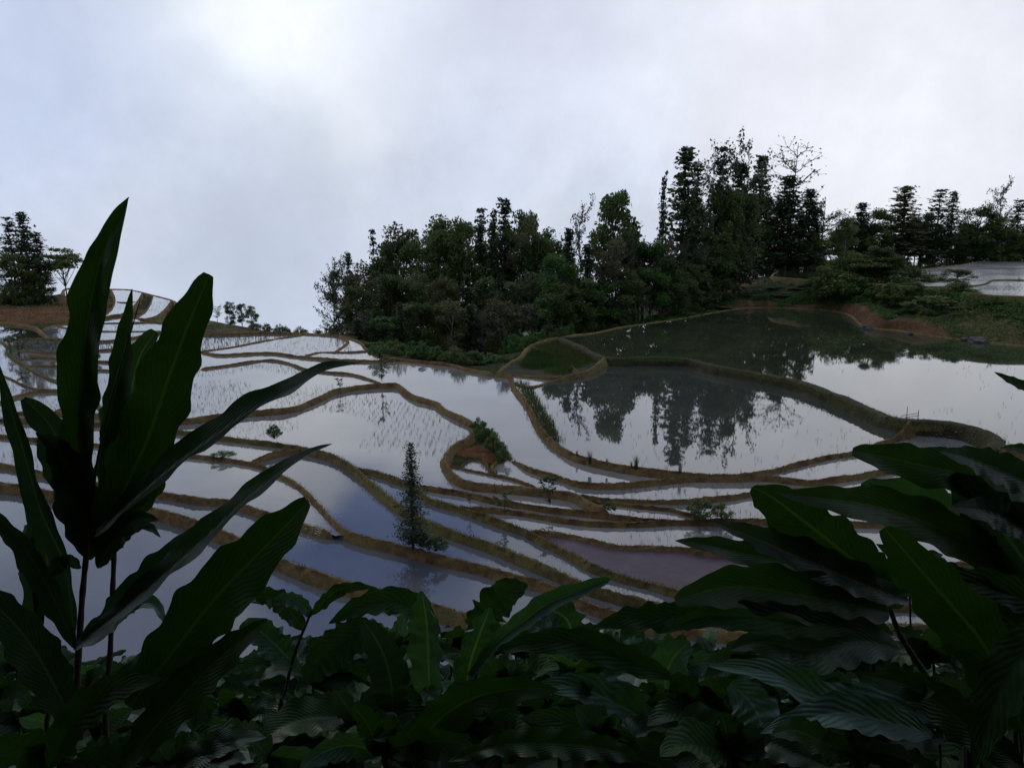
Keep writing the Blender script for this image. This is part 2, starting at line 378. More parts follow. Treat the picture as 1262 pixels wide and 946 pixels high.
for sy in range(0, GH, 2):
    for sx in range(0, GW, 2):
        if lab[sy, sx] != 0: continue
        cur += 1; q = deque([(sy, sx)]); lab[sy, sx] = cur; n = 0; zmin = 1e9; edge = False; zs = []
        while q:
            y, x = q.popleft(); n += 1
            for dy, dx in ((1, 0), (-1, 0), (0, 1), (0, -1)):
                yy, xx = y+dy, x+dx
                if yy < 0 or xx < 0 or yy >= GH or xx >= GW: edge = True; continue
                l = lab[yy, xx]
                if l == 0: lab[yy, xx] = cur; q.append((yy, xx))
                elif l == -1: zs.append(zl[yy, xx])
        REG[cur] = dict(n=n, edge=edge, z=(float(np.percentile(zs, 4)) if zs else 0)-.06, cells=None)
def region_at(u, v, z):
    p = atz(u, v, z); ix, iy = int((p.x-GX0)/CS), int((p.y-GY0)/CS)
    if 0 <= ix < GW and 0 <= iy < GH: return lab[iy, ix]
    return 0
# dry ground enclosed by bunds
DRY = set()
for u, v, z in ((585,552,-11.2),(180,372,-10.6),(213,384,-10.6)):
    DRY.add(region_at(u, v, z))
WATER_AT = {}
for u, v, z, m in ((900,410,-10.1,M_water_deep),(800,520,-10.8,M_water_mid),(800,690,-11.35,M_mud),(870,700,-11.35,M_mud),(660,445,-10.6,M_bog),(715,440,-10.5,M_bog),
                   (450,700,-12.1,M_water_blue),(450,640,-11.65,M_water_blue),(300,730,-12.6,M_water_blue),(600,680,-11.4,M_water_blue),(560,645,-11.4,M_water_blue),(30,405,-10.8,M_water_deep),(1090,328,-6.3,M_water_deep),(980,334,-6.5,M_water_deep),(1230,335,-6.3,M_water_ruf),(1230,355,-6.4,M_water_ruf),(1100,345,-6.3,M_water_ruf)):
    WATER_AT[region_at(u, v, z)] = m
PONDS = []
for k, r in REG.items():
    if r['edge'] or r['n'] < 14 or k in DRY: continue
    yy, xx = np.where(lab == k); y0, y1, x0, x1 = yy.min()-2, yy.max()+3, xx.min()-2, xx.max()+3
    y0, x0 = max(0, y0), max(0, x0)
    base = np.kron(lab[y0:y1, x0:x1] == k, np.ones((SUB, SUB), bool)); blk = lineF[y0*SUB:y1*SUB, x0*SUB:x1*SUB]
    base = base[:blk.shape[0], :blk.shape[1]] & ~blk
    allow = np.kron((lab[y0:y1, x0:x1] == k) | line[y0:y1, x0:x1], np.ones((SUB, SUB), bool))[:blk.shape[0], :blk.shape[1]]
    msk = base
    for it in range(10):
        d = msk.copy(); d[1:] |= msk[:-1]; d[:-1] |= msk[1:]; d[:, 1:] |= msk[:, :-1]; d[:, :-1] |= msk[:, 1:]
        msk = d & allow & ~blk if it < 9 else d
    V = {}; verts = []; faces = []; fc = CS/SUB
    def vid(x, y, z=r['z']):
        if (x, y) not in V: V[(x, y)] = len(verts); verts.append((GX0+x0*CS+x*fc, GY0+y0*CS+y*fc, z))
        return V[(x, y)]
    prev = {}; 
    for y in range(msk.shape[0]+1):
        cur_ = {}
        if y < msk.shape[0]:
            row = np.r_[False, msk[y], False]; dd = np.diff(row.astype(np.int8)); sA = np.where(dd == 1)[0]; eA = np.where(dd == -1)[0]
            for a_, b_ in zip(sA, eA): cur_[(a_, b_)] = prev.pop((a_, b_), y)
        for (a_, b_), ys_ in prev.items(): faces.append((vid(a_, ys_), vid(b_, ys_), vid(b_, y), vid(a_, y)))
        prev = cur_
    o = mesh('paddy_water', verts, faces, WATER_AT.get(k, M_water), kind='structure')
    PONDS.append((k, r['z'], r['n']*CS*CS)); r['obj'] = o
print('PONDS', len(PONDS), sorted([(round(a), round(z, 1)) for _, z, a in PONDS])[-12:])

# ---------------------------------------------------------------- terrain
TX0, TY0, TS = -190.0, -50.0, 1.0; TW, TH = 401, 341
H = np.zeros((TH, TW)); fix = np.zeros((TH, TW), bool)
tx = TX0+np.arange(TW)*TS; ty = TY0+np.arange(TH)*TS
def setp(x, y, z):
    i, j = int(round((y-TY0)/TS)), int(round((x-TX0)/TS))
    if 0 <= i < TH and 0 <= j < TW: H[i, j] = z; fix[i, j] = True
waterz = np.full((TH, TW), np.nan)
pz = {k: z for k, z, _ in PONDS}
for i in range(TH):
    for j in range(TW):
        gx, gy = int((tx[j]-GX0)/CS), int((ty[i]-GY0)/CS)
        if 0 <= gx < GW and 0 <= gy < GH and lab[gy, gx] in pz:
            H[i, j] = pz[lab[gy, gx]]-.7; fix[i, j] = True; waterz[i, j] = pz[lab[gy, gx]]
for b in BUNDS:
    for p in b['w3'][::2]:
        i, j = int(round((p[1]-TY0)/TS)), int(round((p[0]-TX0)/TS))
        if 0 <= i < TH and 0 <= j < TW and not fix[i, j]: H[i, j] = p[2]-.35; fix[i, j] = True
for x in range(-190, 191, 6):            # the slope the camera stands on, unseen hill rising behind it
    for y, z in ((-50, 34), (-35, 21), (-20, 9), (-10, 2.6), (-4, -.7), (0, -1.65), (2, -2.5), (5, -4.3), (9, -7.2), (13, -10), (16.5, -12.6)):
        if abs(x) < 60 or y < 10: setp(x, y, z+.4*math.sin(x*.3+y))
for u, v, z in ((215,374,-10.8),(270,388,-11.1),(310,396,-11.2),(350,405,-11.4),(380,409,-11.6),(240,395,-11.0),(300,404,-11.2),(340,408,-11.4),
                (0,361,-9.4),(20,361,-9.4),(40,360,-9.4),(60,357,-9.5),(-60,360,-9),(75,356,-10.1),(10,375,-9.9),(50,376,-9.8),(70,380,-10.3),(100,375,-10.2),(110,388,-10.4),(30,388,-10.5),(60,392,-10.6),(-60,385,-10.3),(115,365,-10.3)):
    p = atz(u, v, z); setp(p.x, p.y, p.z)
for x, y, z in ((-60,135,-22),(-48,125,-24),(-70,160,-32),(-100,185,-26),(-140,190,-24),(-30,150,-40),(0,185,-24),(-22,100,-17),(-12,90,-16.5),(-5,84,-16),(4,80,-15.5),(-5,100,-19),(-18,125,-20),(-10,145,-19),(5,125,-19),(12,145,-17),(22,120,-13),(5,100,-18),(-30,165,-26),
                (2,70,-12.5),(8,84,-13),(12,95,-11),(18,100,-9.5),(25,108,-8.5),(35,110,-8.3),(20,130,-12),(110,90,-7),(30,150,-10),(40,220,-9),(80,235,-8),(140,240,-8),(170,180,-7),(50,255,-20),(150,260,-16),
                (-150,120,-10),(-150,60,-11),(-120,60,-12),(-80,30,-13),(-120,20,-11),(120,60,-8),(90,40,-10),(150,60,-7),(100,80,-7.6),(75,86,-7.9),(90,86,-7.6),(48,103,-8.6)):
    setp(x, y, z)
H[-1, :] = -45; fix[-1, :] = True; 
H[:, 0] = np.interp(ty, [-50, 0, 30, 150, 280], [34, 4, -9, -9, -45]); fix[:, 0] = True
H[:, -1] = np.interp(ty, [-50, 0, 40, 150, 280], [34, 4, -6, -6, -45]); fix[:, -1] = True
H[0, :] = 34; fix[0, :] = True
# coarse to fine relaxation
def relax(H, fix, it):
    for _ in range(it):
        A = H.copy(); A[1:-1, 1:-1] = .25*(H[2:, 1:-1]+H[:-2, 1:-1]+H[1:-1, 2:]+H[1:-1, :-2]); H = np.where(fix, H, A)
    return H
Hc = None
for s in (16, 8, 4, 2, 1):
    h = np.zeros(((TH-1)//s+1, (TW-1)//s+1)); n = np.zeros_like(h)
    I, J = np.where(fix); np.add.at(h, (I//s, J//s), H[I, J]); np.add.at(n, (I//s, J//s), 1)
    fx = n > 0; h = np.where(fx, h/np.maximum(n, 1), 0)
    if Hc is None: h = np.where(fx, h, -9)
    else:
        up = np.kron(Hc, np.ones((2, 2))); pad = ((0, max(0, h.shape[0]-up.shape[0])), (0, max(0, h.shape[1]-up.shape[1])))
        up = np.pad(up, pad, mode='edge')[:h.shape[0], :h.shape[1]]; h = np.where(fx, h, up)
    Hc = relax(h, fx, 400 if s > 1 else 250)
H = Hc
hard = ~np.isnan(waterz)
for b in BUNDS:
    for p in b['w3'][::2]:
        i, j = int(round((p[1]-TY0)/TS)), int(round((p[0]-TX0)/TS))
        if 0 <= i < TH and 0 <= j < TW: hard[i, j] = True
hard[0] = hard[-1] = True; hard[:, 0] = hard[:, -1] = True
H = relax(H, hard, 14)
def hnoise(x, y):
    return .35*mnoise.noise((x*.12, y*.12, 3))+.14*mnoise.noise((x*.45, y*.45, 7))
verts = []; soil = []
RED = [((20,384,-10.2),11,.9),((60,383,-10.2),12,.95),((95,378,-10.2),9,1.0),((115,368,-10.3),6,.95),((-20,385,-10.2),12,.8),((1050,393,-9.8),2.2,1.0),((1062,397,-9.8),2.0,1.0),((1075,400,-9.8),1.9,1.0),((1090,403,-9.8),1.8,1.0),((1108,406,-9.8),1.8,1.0),((1125,409,-9.9),1.6,.9),((1030,385,-9.8),2,.8),((1010,383,-9.8),1.6,.6),((920,345,-7.5),3.5,.9),((905,350,-7.8),2.5,.9),
       ((985,382,-9.8),2,.8),((950,380,-9.8),2,.7),((590,545,-11.0),1.1,1.0),((578,552,-11.2),1.0,1.0),((600,556,-11.1),.9,.9),((628,447,-10.6),2,.6),((1040,398,-9.9),2,.7)]
YEL = [((1180,408,-9.5),4,.8),((1210,404,-9.2),4,.9),((1250,412,-9.4),4,.8),((960,382,-9.8),6,.6),((330,402,-11.2),14,.6),((250,390,-11),12,.7),((60,362,-9.5),20,.5),((1030,384,-9.4),4,.6),((665,425,-10.2),3,.7),((690,418,-10),3,.7),((205,385,-10.6),6,.9),((180,378,-10.6),5,.9),((150,380,-10.6),5,.9),((140,390,-10.6),6,.8)]
RED = [(atz(*a), r, k) for a, r, k in RED]; YEL = [(atz(*a), r, k) for a, r, k in YEL]
for i in range(TH):
    for j in range(TW):
        x, y = tx[j], ty[i]; z = H[i, j]
        if np.isnan(waterz[i, j]): z += hnoise(x, y) if y > 22 else .5*hnoise(x, y)
        else: z = waterz[i, j]-.7
        verts.append((x, y, z))
        a = max([k*math.exp(-((x-p.x)**2+(y-p.y)**2)/(r*r)) for p, r, k in RED]); b2 = max([k*math.exp(-((x-p.x)**2+(y-p.y)**2)/(r*r)) for p, r, k in YEL])
        soil.append((a, b2, 0))
ZG = np.array(verts)[:, 2].reshape(TH, TW)
faces = [(i*TW+j, i*TW+j+1, (i+1)*TW+j+1, (i+1)*TW+j) for i in range(TH-1) for j in range(TW-1)]
g = mesh('ground', verts, faces, M_terrain, smooth=True, kind='structure')
at = g.data.attributes.new('soil', 'FLOAT_VECTOR', 'POINT'); at.data.foreach_set('vector', np.array(soil, dtype=np.float32).ravel())
def gz(x, y):
    a, b2 = (x-TX0)/TS, (y-TY0)/TS; j, i = int(a), int(b2); j = min(max(j, 0), TW-2); i = min(max(i, 0), TH-2); fx, fy = a-j, b2-i
    return (ZG[i, j]*(1-fx)+ZG[i, j+1]*fx)*(1-fy)+(ZG[i+1, j]*(1-fx)+ZG[i+1, j+1]*fx)*fy

# ---------------------------------------------------------------- bund bodies
def resample(P, step):
    s = np.r_[0, np.cumsum(np.linalg.norm(np.diff(P, axis=0), axis=1))]
    n = max(3, int(s[-1]/step)); q = np.linspace(0, s[-1], n)
    return np.stack([np.interp(q, s, P[:, k]) for k in range(3)], axis=1)
BTOPS = []
for bi, b in enumerate(BUNDS):
    P = b['w3']; dist = np.median(P[:, 1]); st = .16 if dist < 45 else (.3 if dist < 80 else .7)
    P = resample(P, st); n = len(P)
    T = np.gradient(P, axis=0); T[:, 2] = 0; T /= np.maximum(np.linalg.norm(T, axis=1), 1e-6)[:, None]
    Np = np.stack([-T[:, 1], T[:, 0], np.zeros(n)], axis=1)
    for _ in range(3): Np[1:-1] = (Np[2:]+Np[1:-1]+Np[:-2])/3
    lump = .05 if b['step'] else .075
    w0 = b['w']*(1 if b['step'] else (.40 if dist < 45 else .52)); w_ = w0
    prof = [(-w_-.8, -1.7), (-w_-.40, -.9), (-w_-.17, -.38), (-w_-.06, -.11), (-w_+.02, -.02), (-w_*.5, .03), (0, .04), (w_*.5, .03), (w_-.02, -.02), (w_+.06, -.11), (w_+.17, -.38), (w_+.40, -.9), (w_+.8, -1.7)]
    verts = []
    for i in range(n):
        x, y, z = P[i]; z -= .22*max(0, 1-min(i, n-1-i)/2.0)**2
        wn = 1+.22*mnoise.noise((x*.5, y*.5, bi))+.16*mnoise.noise((x*1.9, y*1.9, bi+9)); lz = .05*mnoise.noise((x*.7, y*.7, 5))
        for k, (o_, dz) in enumerate(prof):
            jx = .05*mnoise.noise((x*5+k*3.1, y*5, k*1.7)); jz = lump*mnoise.noise((x*6, y*6, k*2.3+4))
            o_ = o_*(.25+.75*min(1, min(i, n-1-i)/2.0)) if n > 8 else o_; verts.append((x+Np[i, 0]*(o_*wn+jx), y+Np[i, 1]*(o_*wn+jx), z+dz+lz+jz))
    m = len(prof); faces = [(i*m+k, i*m+k+1, (i+1)*m+k+1, (i+1)*m+k) for i in range(n-1) for k in range(m-1)]
    mesh('stone_dam_bank' if b['step'] else 'earth_bank', verts, faces, b['mat'], smooth=True, kind='structure')
    for i in range(n): BTOPS.append((P[i], Np[i], w_, st, b['mat'] is M_bund_green, bi))
0 and print('UPPER', region_at(1230,335,-6.5), region_at(1090,328,-6.5), region_at(1090,345,-6.5), [ (k,round(z,1),round(a)) for k,z,a in PONDS if z>-7])
# ---------------------------------------------------------------- vegetation
def mat_leafage(name, c0, c1, c2, trans=.2, rough=.6):
    m, nt, p, out = newmat(name); P = pos(nt)
    oi = N(nt, 'ShaderNodeObjectInfo')
    n1 = noise(nt, P, .35, 3, .6); n2 = noise(nt, P, 3.0, 2, .6)
    f = math_(nt, 'ADD', math_(nt, 'MULTIPLY', n1, .4), math_(nt, 'ADD', math_(nt, 'MULTIPLY', n2, .35), math_(nt, 'MULTIPLY', oi.outputs['Random'], .28)))
    col = ramp(nt, [(0.30, c0), (0.52, c1), (0.74, c2)], f)
    L(nt, col, p.inputs['Base Color']); p.inputs['Roughness'].default_value = rough; p.inputs['Specular IOR Level'].default_value = .25
    t = N(nt, 'ShaderNodeBsdfTranslucent'); L(nt, col, t.inputs[0]); mx = N(nt, 'ShaderNodeMixShader'); mx.inputs[0].default_value = trans
    L(nt, p.outputs[0], mx.inputs[1]); L(nt, t.outputs[0], mx.inputs[2]); L(nt, mx.outputs[0], out.inputs[0]); return m
M_conif = mat_leafage('conifer_needles', (0.026, 0.044, 0.019), (0.044, 0.070, 0.028), (0.075, 0.100, 0.040), .2)
M_broad = mat_leafage('broadleaf_foliage', (0.038, 0.068, 0.018), (0.072, 0.112, 0.028), (0.14, 0.175, 0.045), .3)
M_green = mat_leafage('fresh_foliage', (0.032, 0.08, 0.014), (0.05, 0.12, 0.022), (0.08, 0.16, 0.03), .3)
M_spar = mat_leafage('thin_foliage', (0.045, 0.055, 0.028), (0.07, 0.085, 0.04), (0.10, 0.115, 0.055), .3)
M_brown = mat_leafage('brownish_foliage', (0.06, 0.062, 0.025), (0.10, 0.10, 0.042), (0.14, 0.14, 0.055), .25)
def mk_bark(name, a, b):
    m, nt, p, out = newmat(name); P = pos(nt)
    L(nt, ramp(nt, [(0.35, a), (0.65, b)], noise(nt, P, 3, 5, .7)), p.inputs['Base Color']); p.inputs['Roughness'].default_value = .9; return m
M_bark = mk_bark('bark', (0.03, 0.026, 0.02), (0.07, 0.062, 0.05)); M_barkp = mk_bark('pale_bark', (0.08, 0.075, 0.065), (0.2, 0.19, 0.17))

def tube(V, Fc, pts, rad, sides=5):
    pts = np.array(pts, float); n = len(pts); T = np.gradient(pts, axis=0); b0 = len(V)
    for i in range(n):
        t = T[i]/max(np.linalg.norm(T[i]), 1e-9); a = np.cross(t, (0.3, .1, 1) if abs(t[2]) < .9 else (1, 0, 0)); a /= np.linalg.norm(a); c = np.cross(t, a)
        for k in range(sides):
            an = 2*math.pi*k/sides; V.append(tuple(pts[i]+rad[i]*(math.cos(an)*a+math.sin(an)*c)))
    for i in range(n-1):
        for k in range(sides):
            k2 = (k+1) % sides; Fc.append((b0+i*sides+k, b0+i*sides+k2, b0+(i+1)*sides+k2, b0+(i+1)*sides+k))
    Fc.append(tuple(b0+(n-1)*sides+k for k in range(sides)))
def leafquads(C, size, flat=.5, rng=None, asp=.55):
    """C (n,3) centres -> verts, faces of small pointed leaf quads"""
    n = len(C); rng = rng or np.random
    d = rng.normal(size=(n, 3)); d[:, 2] *= flat; d /= np.linalg.norm(d, axis=1)[:, None]
    e = rng.normal(size=(n, 3)); e[:, 2] *= flat; e -= (e*d).sum(1)[:, None]*d; e /= np.linalg.norm(e, axis=1)[:, None]
    s = (size*(.6+.8*rng.rand(n)))[:, None] if np.isscalar(size) else (size*(.6+.8*rng.rand(n)))[:, None]
    V = np.empty((n, 4, 3)); V[:, 0] = C-d*s*.5; V[:, 1] = C+e*s*.5*asp; V[:, 2] = C+d*s*.5; V[:, 3] = C-e*s*.5*asp
    return V.reshape(-1, 3), np.arange(n*4).reshape(-1, 4)
def build_tree(name, kind, seed, mleaf, mbark, **k):
    rg = np.random.RandomState(seed); V, Fc = [], []; C = []; root = empty(name); ls = .022; flat = .5
    def limb(p0, p1, r0, r1, sag=.03, n=5):
        p0, p1 = np.array(p0), np.array(p1); q = [p0+(p1-p0)*t+np.array([0, 0, sag*math.sin(math.pi*t)])+rg.normal(size=3)*.006*(0 < t < 1) for t in np.linspace(0, 1, n)]
        tube(V, Fc, q, np.linspace(r0, r1, n), 4); return q
    if kind == 'broad':
        top = .72; hw = .27; lean = rg.normal(size=2)*.03; z0 = k.get('z0', .12)
        tr = [np.array([lean[0]*t*t*2, lean[1]*t*t*2, t*top]) for t in np.linspace(0, 1, 8)]
        tube(V, Fc, tr, np.linspace(.016, .005, 8), 6); nc = k.get('nc', 34)
        for c in range(nc):
            a = rg.rand()*6.28; zz = z0+(.96-z0)*rg.rand()**.8; env = hw*math.sqrt(max(.05, 1-((zz-.52)/.50)**2))
            rr = env*(.35+.65*rg.rand()**.5); cc = np.array([math.cos(a)*rr, math.sin(a)*rr, zz]); s = .055+.06*rg.rand()
            base = tr[min(7, max(1, int((zz-.15)/top*7)))]; limb(base, cc, .006, .0015)
            n = int(k.get('dens', 105)*2.2*(s/.085)**2); g = rg.normal(size=(n, 3)); g /= np.linalg.norm(g, axis=1)[:, None]; g *= (rg.rand(n)**.45)[:, None]
            C.append(cc+g*np.array([s*1.15, s*1.15, s*.8]))
        ls = .029
    elif kind == 'conifer':
        hw = .15; z0 = k.get('z0', .10); nw = k.get('nw', 30); dro = k.get('droop', .18)
        tube(V, Fc, [(.004*math.sin(t*9), .004*math.cos(t*7), t) for t in np.linspace(0, 1, 9)], np.linspace(.013, .001, 9), 6)
        for wi in range(nw):
            z = z0+(1-z0)*(wi+rg.rand()*.6)/nw; env = hw*(min(1, (1-z)*1.2+.04)**.9)*(.6+.6*rg.rand()); nb = 7
            for b in range(nb):
                if rg.rand() < k.get('gap', .12): continue
                a = b/nb*6.28+wi*1.3+rg.rand()*.5; l = env*(.6+.55*rg.rand())+.012; t = np.linspace(0, 1, 5)
                q = [(math.cos(a)*l*s_, math.sin(a)*l*s_, z+.35*l*s_-dro*2*l*s_*s_) for s_ in t]; tube(V, Fc, q, np.linspace(.0028, .0008, 5), 3)
                n = int(6+k.get('dens', 150)*l); s_ = rg.rand(n)**.7; P = np.stack([np.cos(a)*l*s_, np.sin(a)*l*s_, z+.35*l*s_-dro*2*l*s_*s_], 1)
                C.append(P+rg.normal(size=(n, 3))*np.array([.016, .016, .008])*(1+l*2))
        ls = .030; flat = .45
    elif kind == 'sparse':
        hw = .20; z0 = k.get('z0', .35)
        tr = [np.array([.02*math.sin(t*5+seed), .02*math.cos(t*4), t*.95]) for t in np.linspace(0, 1, 10)]; tube(V, Fc, tr, np.linspace(.012, .002, 10), 6)
        for c in range(k.get('nb', 24)):
            zz = z0+(.90-z0)*rg.rand(); a = rg.rand()*6.28; env = hw*math.sqrt(max(.08, 1-((zz-.60)/.45)**2)); l = env*(.6+.5*rg.rand())
            base = np.array([0, 0, 0])+tr[min(9, int(zz/.95*9))]; e = base+np.array([math.cos(a)*l, math.sin(a)*l, l*(.5+.4*rg.rand())]); q = limb(base, e, .005, .0012, .01)
            for s_ in range(6):
                b0 = q[1+rg.randint(4)]; e2 = b0+(e-base)*.35+rg.normal(size=3)*.035; limb(b0, e2, .002, .0007, .0, 3)
                n = int(1.4*k.get('nl', 9)); C.append(b0+(e2-b0)*rg.rand(n)[:, None]*1.15+rg.normal(size=(n, 3))*.012)
        ls = .024
    elif kind == 'umbrella':
        hw = .42
        tr = [np.array([.05*t*t, 0, t*.62]) for t in np.linspace(0, 1, 7)]; tube(V, Fc, tr, np.linspace(.02, .01, 7), 6)
        for c in range(22):
            a = c*2.4; zz = .62+.33*rg.rand(); rr = hw*(.3+.6*rg.rand())*(1.15-(zz-.62)); cc = np.array([math.cos(a)*rr, math.sin(a)*rr, zz]); limb(tr[3+c % 4], cc, .009, .002, -.02)
            n = 170; g = rg.normal(size=(n, 3))*np.array([.075, .075, .018]); C.append(cc+g)
        ls = .055; flat = .3
    elif kind == 'bamboo':
        hw = .25
        for c in range(k.get('n', 5)):
            a = (rg.rand()-.5)*1.2+math.pi; R_ = .12+.14*rg.rand(); hh = 1-.10*c; t = np.linspace(0, 1, 16)
            q = np.stack([.03*rg.normal()+math.cos(a)*R_*t**3*1.3, .03*rg.normal()+math.sin(a)*R_*t**3, hh*(t-.20*t**7)], 1); tube(V, Fc, q, np.linspace(.006, .0015, 16), 5)
            for s_ in range(40):
                i = 5+rg.randint(11); p = q[i]; n = 10; C.append(p+rg.normal(size=(n, 3))*np.array([.022, .022, .02])-np.array([0, 0, .012]))
        ls = .036; flat = 1
    elif kind == 'bush':
        hw = .55
        for c in range(k.get('nc', 26)):
            a = rg.rand()*6.28; rr = hw*rg.rand()**.6; zz = .10+.78*(1-(rr/hw)**2*.75)*rg.rand()**.5; cc = np.array([math.cos(a)*rr, math.sin(a)*rr, zz]); limb((0, 0, 0), cc, .014, .004)
            s = .13+.10*rg.rand(); n = k.get('dens', 85); g = rg.normal(size=(n, 3)); g /= np.linalg.norm(g, axis=1)[:, None]; g *= (rg.rand(n)**.45)[:, None]; C.append(cc+g*np.array([s, s, s*.7]))
        ls = k.get('ls', .075)
    C = np.vstack(C); ls = k.get('ls', ls); lv, lf = leafquads(C, ls, flat, rg)
    mesh('trunk' if kind != 'bush' else 'stems', V, Fc, mbark, smooth=True, parent=root)
    mesh('crown' if kind != 'bush' else 'foliage', lv, lf, mleaf, parent=root)
    root['hw'] = hw; return root
PROTO = {}
def P_(key, *a, **k): PROTO[key] = [build_tree(*a, **k), 0]
P_('ba', 'broadleaf_tree', 'broad', 1, M_broad, M_bark); P_('bb', 'broadleaf_tree', 'broad', 2, M_broad, M_bark, z0=.2, nc=30)
P_('bc', 'broadleaf_tree', 'broad', 3, M_broad, M_barkp, z0=.05, nc=42, dens=95); P_('bg', 'broadleaf_tree', 'broad', 4, M_green, M_bark, z0=.08, nc=34)
P_('bd', 'broadleaf_tree', 'broad', 15, M_broad, M_bark, z0=.3, nc=22, dens=120); P_('br', 'broadleaf_tree', 'broad', 16, M_brown, M_barkp, z0=.12, nc=36, dens=70)
P_('ca', 'conifer_tree', 'conifer', 5, M_conif, M_bark); P_('cb', 'conifer_tree', 'conifer', 6, M_conif, M_bark, nw=24, gap=.25, droop=.1)
P_('cc', 'conifer_tree', 'conifer', 7, M_conif, M_bark, z0=.3, nw=22, gap=.3, droop=.25); P_('cr', 'conifer_tree', 'conifer', 8, M_brown, M_barkp, z0=.1, nw=30, gap=.25)
P_('sa', 'thin_tree', 'sparse', 9, M_spar, M_barkp); P_('sb', 'thin_tree', 'sparse', 10, M_spar, M_barkp, z0=.15, nb=34, nl=13)
P_('sc', 'thin_tree', 'sparse', 11, M_brown, M_barkp, z0=.4, nb=18, nl=3); P_('um', 'umbrella_tree', 'umbrella', 12, M_broad, M_bark)
P_('bm', 'bamboo_clump', 'bamboo', 13, M_broad, M_bark, n=6); P_('bu', 'leafy_bush', 'bush', 14, M_broad, M_bark); P_('bv', 'leafy_bush', 'bush', 17, M_green, M_bark, nc=22); P_('bw', 'leafy_bush', 'bush', 18, M_brown, M_bark, nc=24, ls=.06)
CATS = {'b': 'tree', 'c': 'conifer', 's': 'tree', 'u': 'tree'}
def place(key, u, vtop, D, hwpx, label, cat, group=None, vbase=None, rot=None, sink=.15):
    p = aty(u, vtop, D); x = p.x
    zb = gz(x, D)-sink
    h = p.z-zb
    if h < .3: h = .3
    src, used = PROTO[key]; hw = hwpx/F*Vector((x, D, p.z)).dot(FW)
    sxy = hw/src['hw']; sc = (sxy, sxy, h); rz = random.random()*6.28 if rot is None else rot
    if not used: o = src; o.location = (x, D, zb); o.rotation_euler = (0, 0, rz); o.scale = sc; PROTO[key][1] = 1
    else: o = dup(src, (x, D, zb), rz, sc)
    tag(o, label, cat, group); return o

fD = lambda u: float(np.interp(u, [380, 443, 502, 560, 620, 650, 690, 765, 806, 847, 883, 925, 985], [91, 82, 69.5, 64.5, 66, 77, 86, 90, 94, 100, 108, 114, 114]))
def trD(u, D):
    if 380 < u < 695: return 138+(D-88)*.8+max(0, 430-u)*-.5
    if 380 < u < 930: return max(D, fD(u)+9)
    if u < 1030 and u > 380: return 150+(D-95)*.6
    return (max(D+66, 196) if u > 1060 else D+40) if u >= 1030 else D
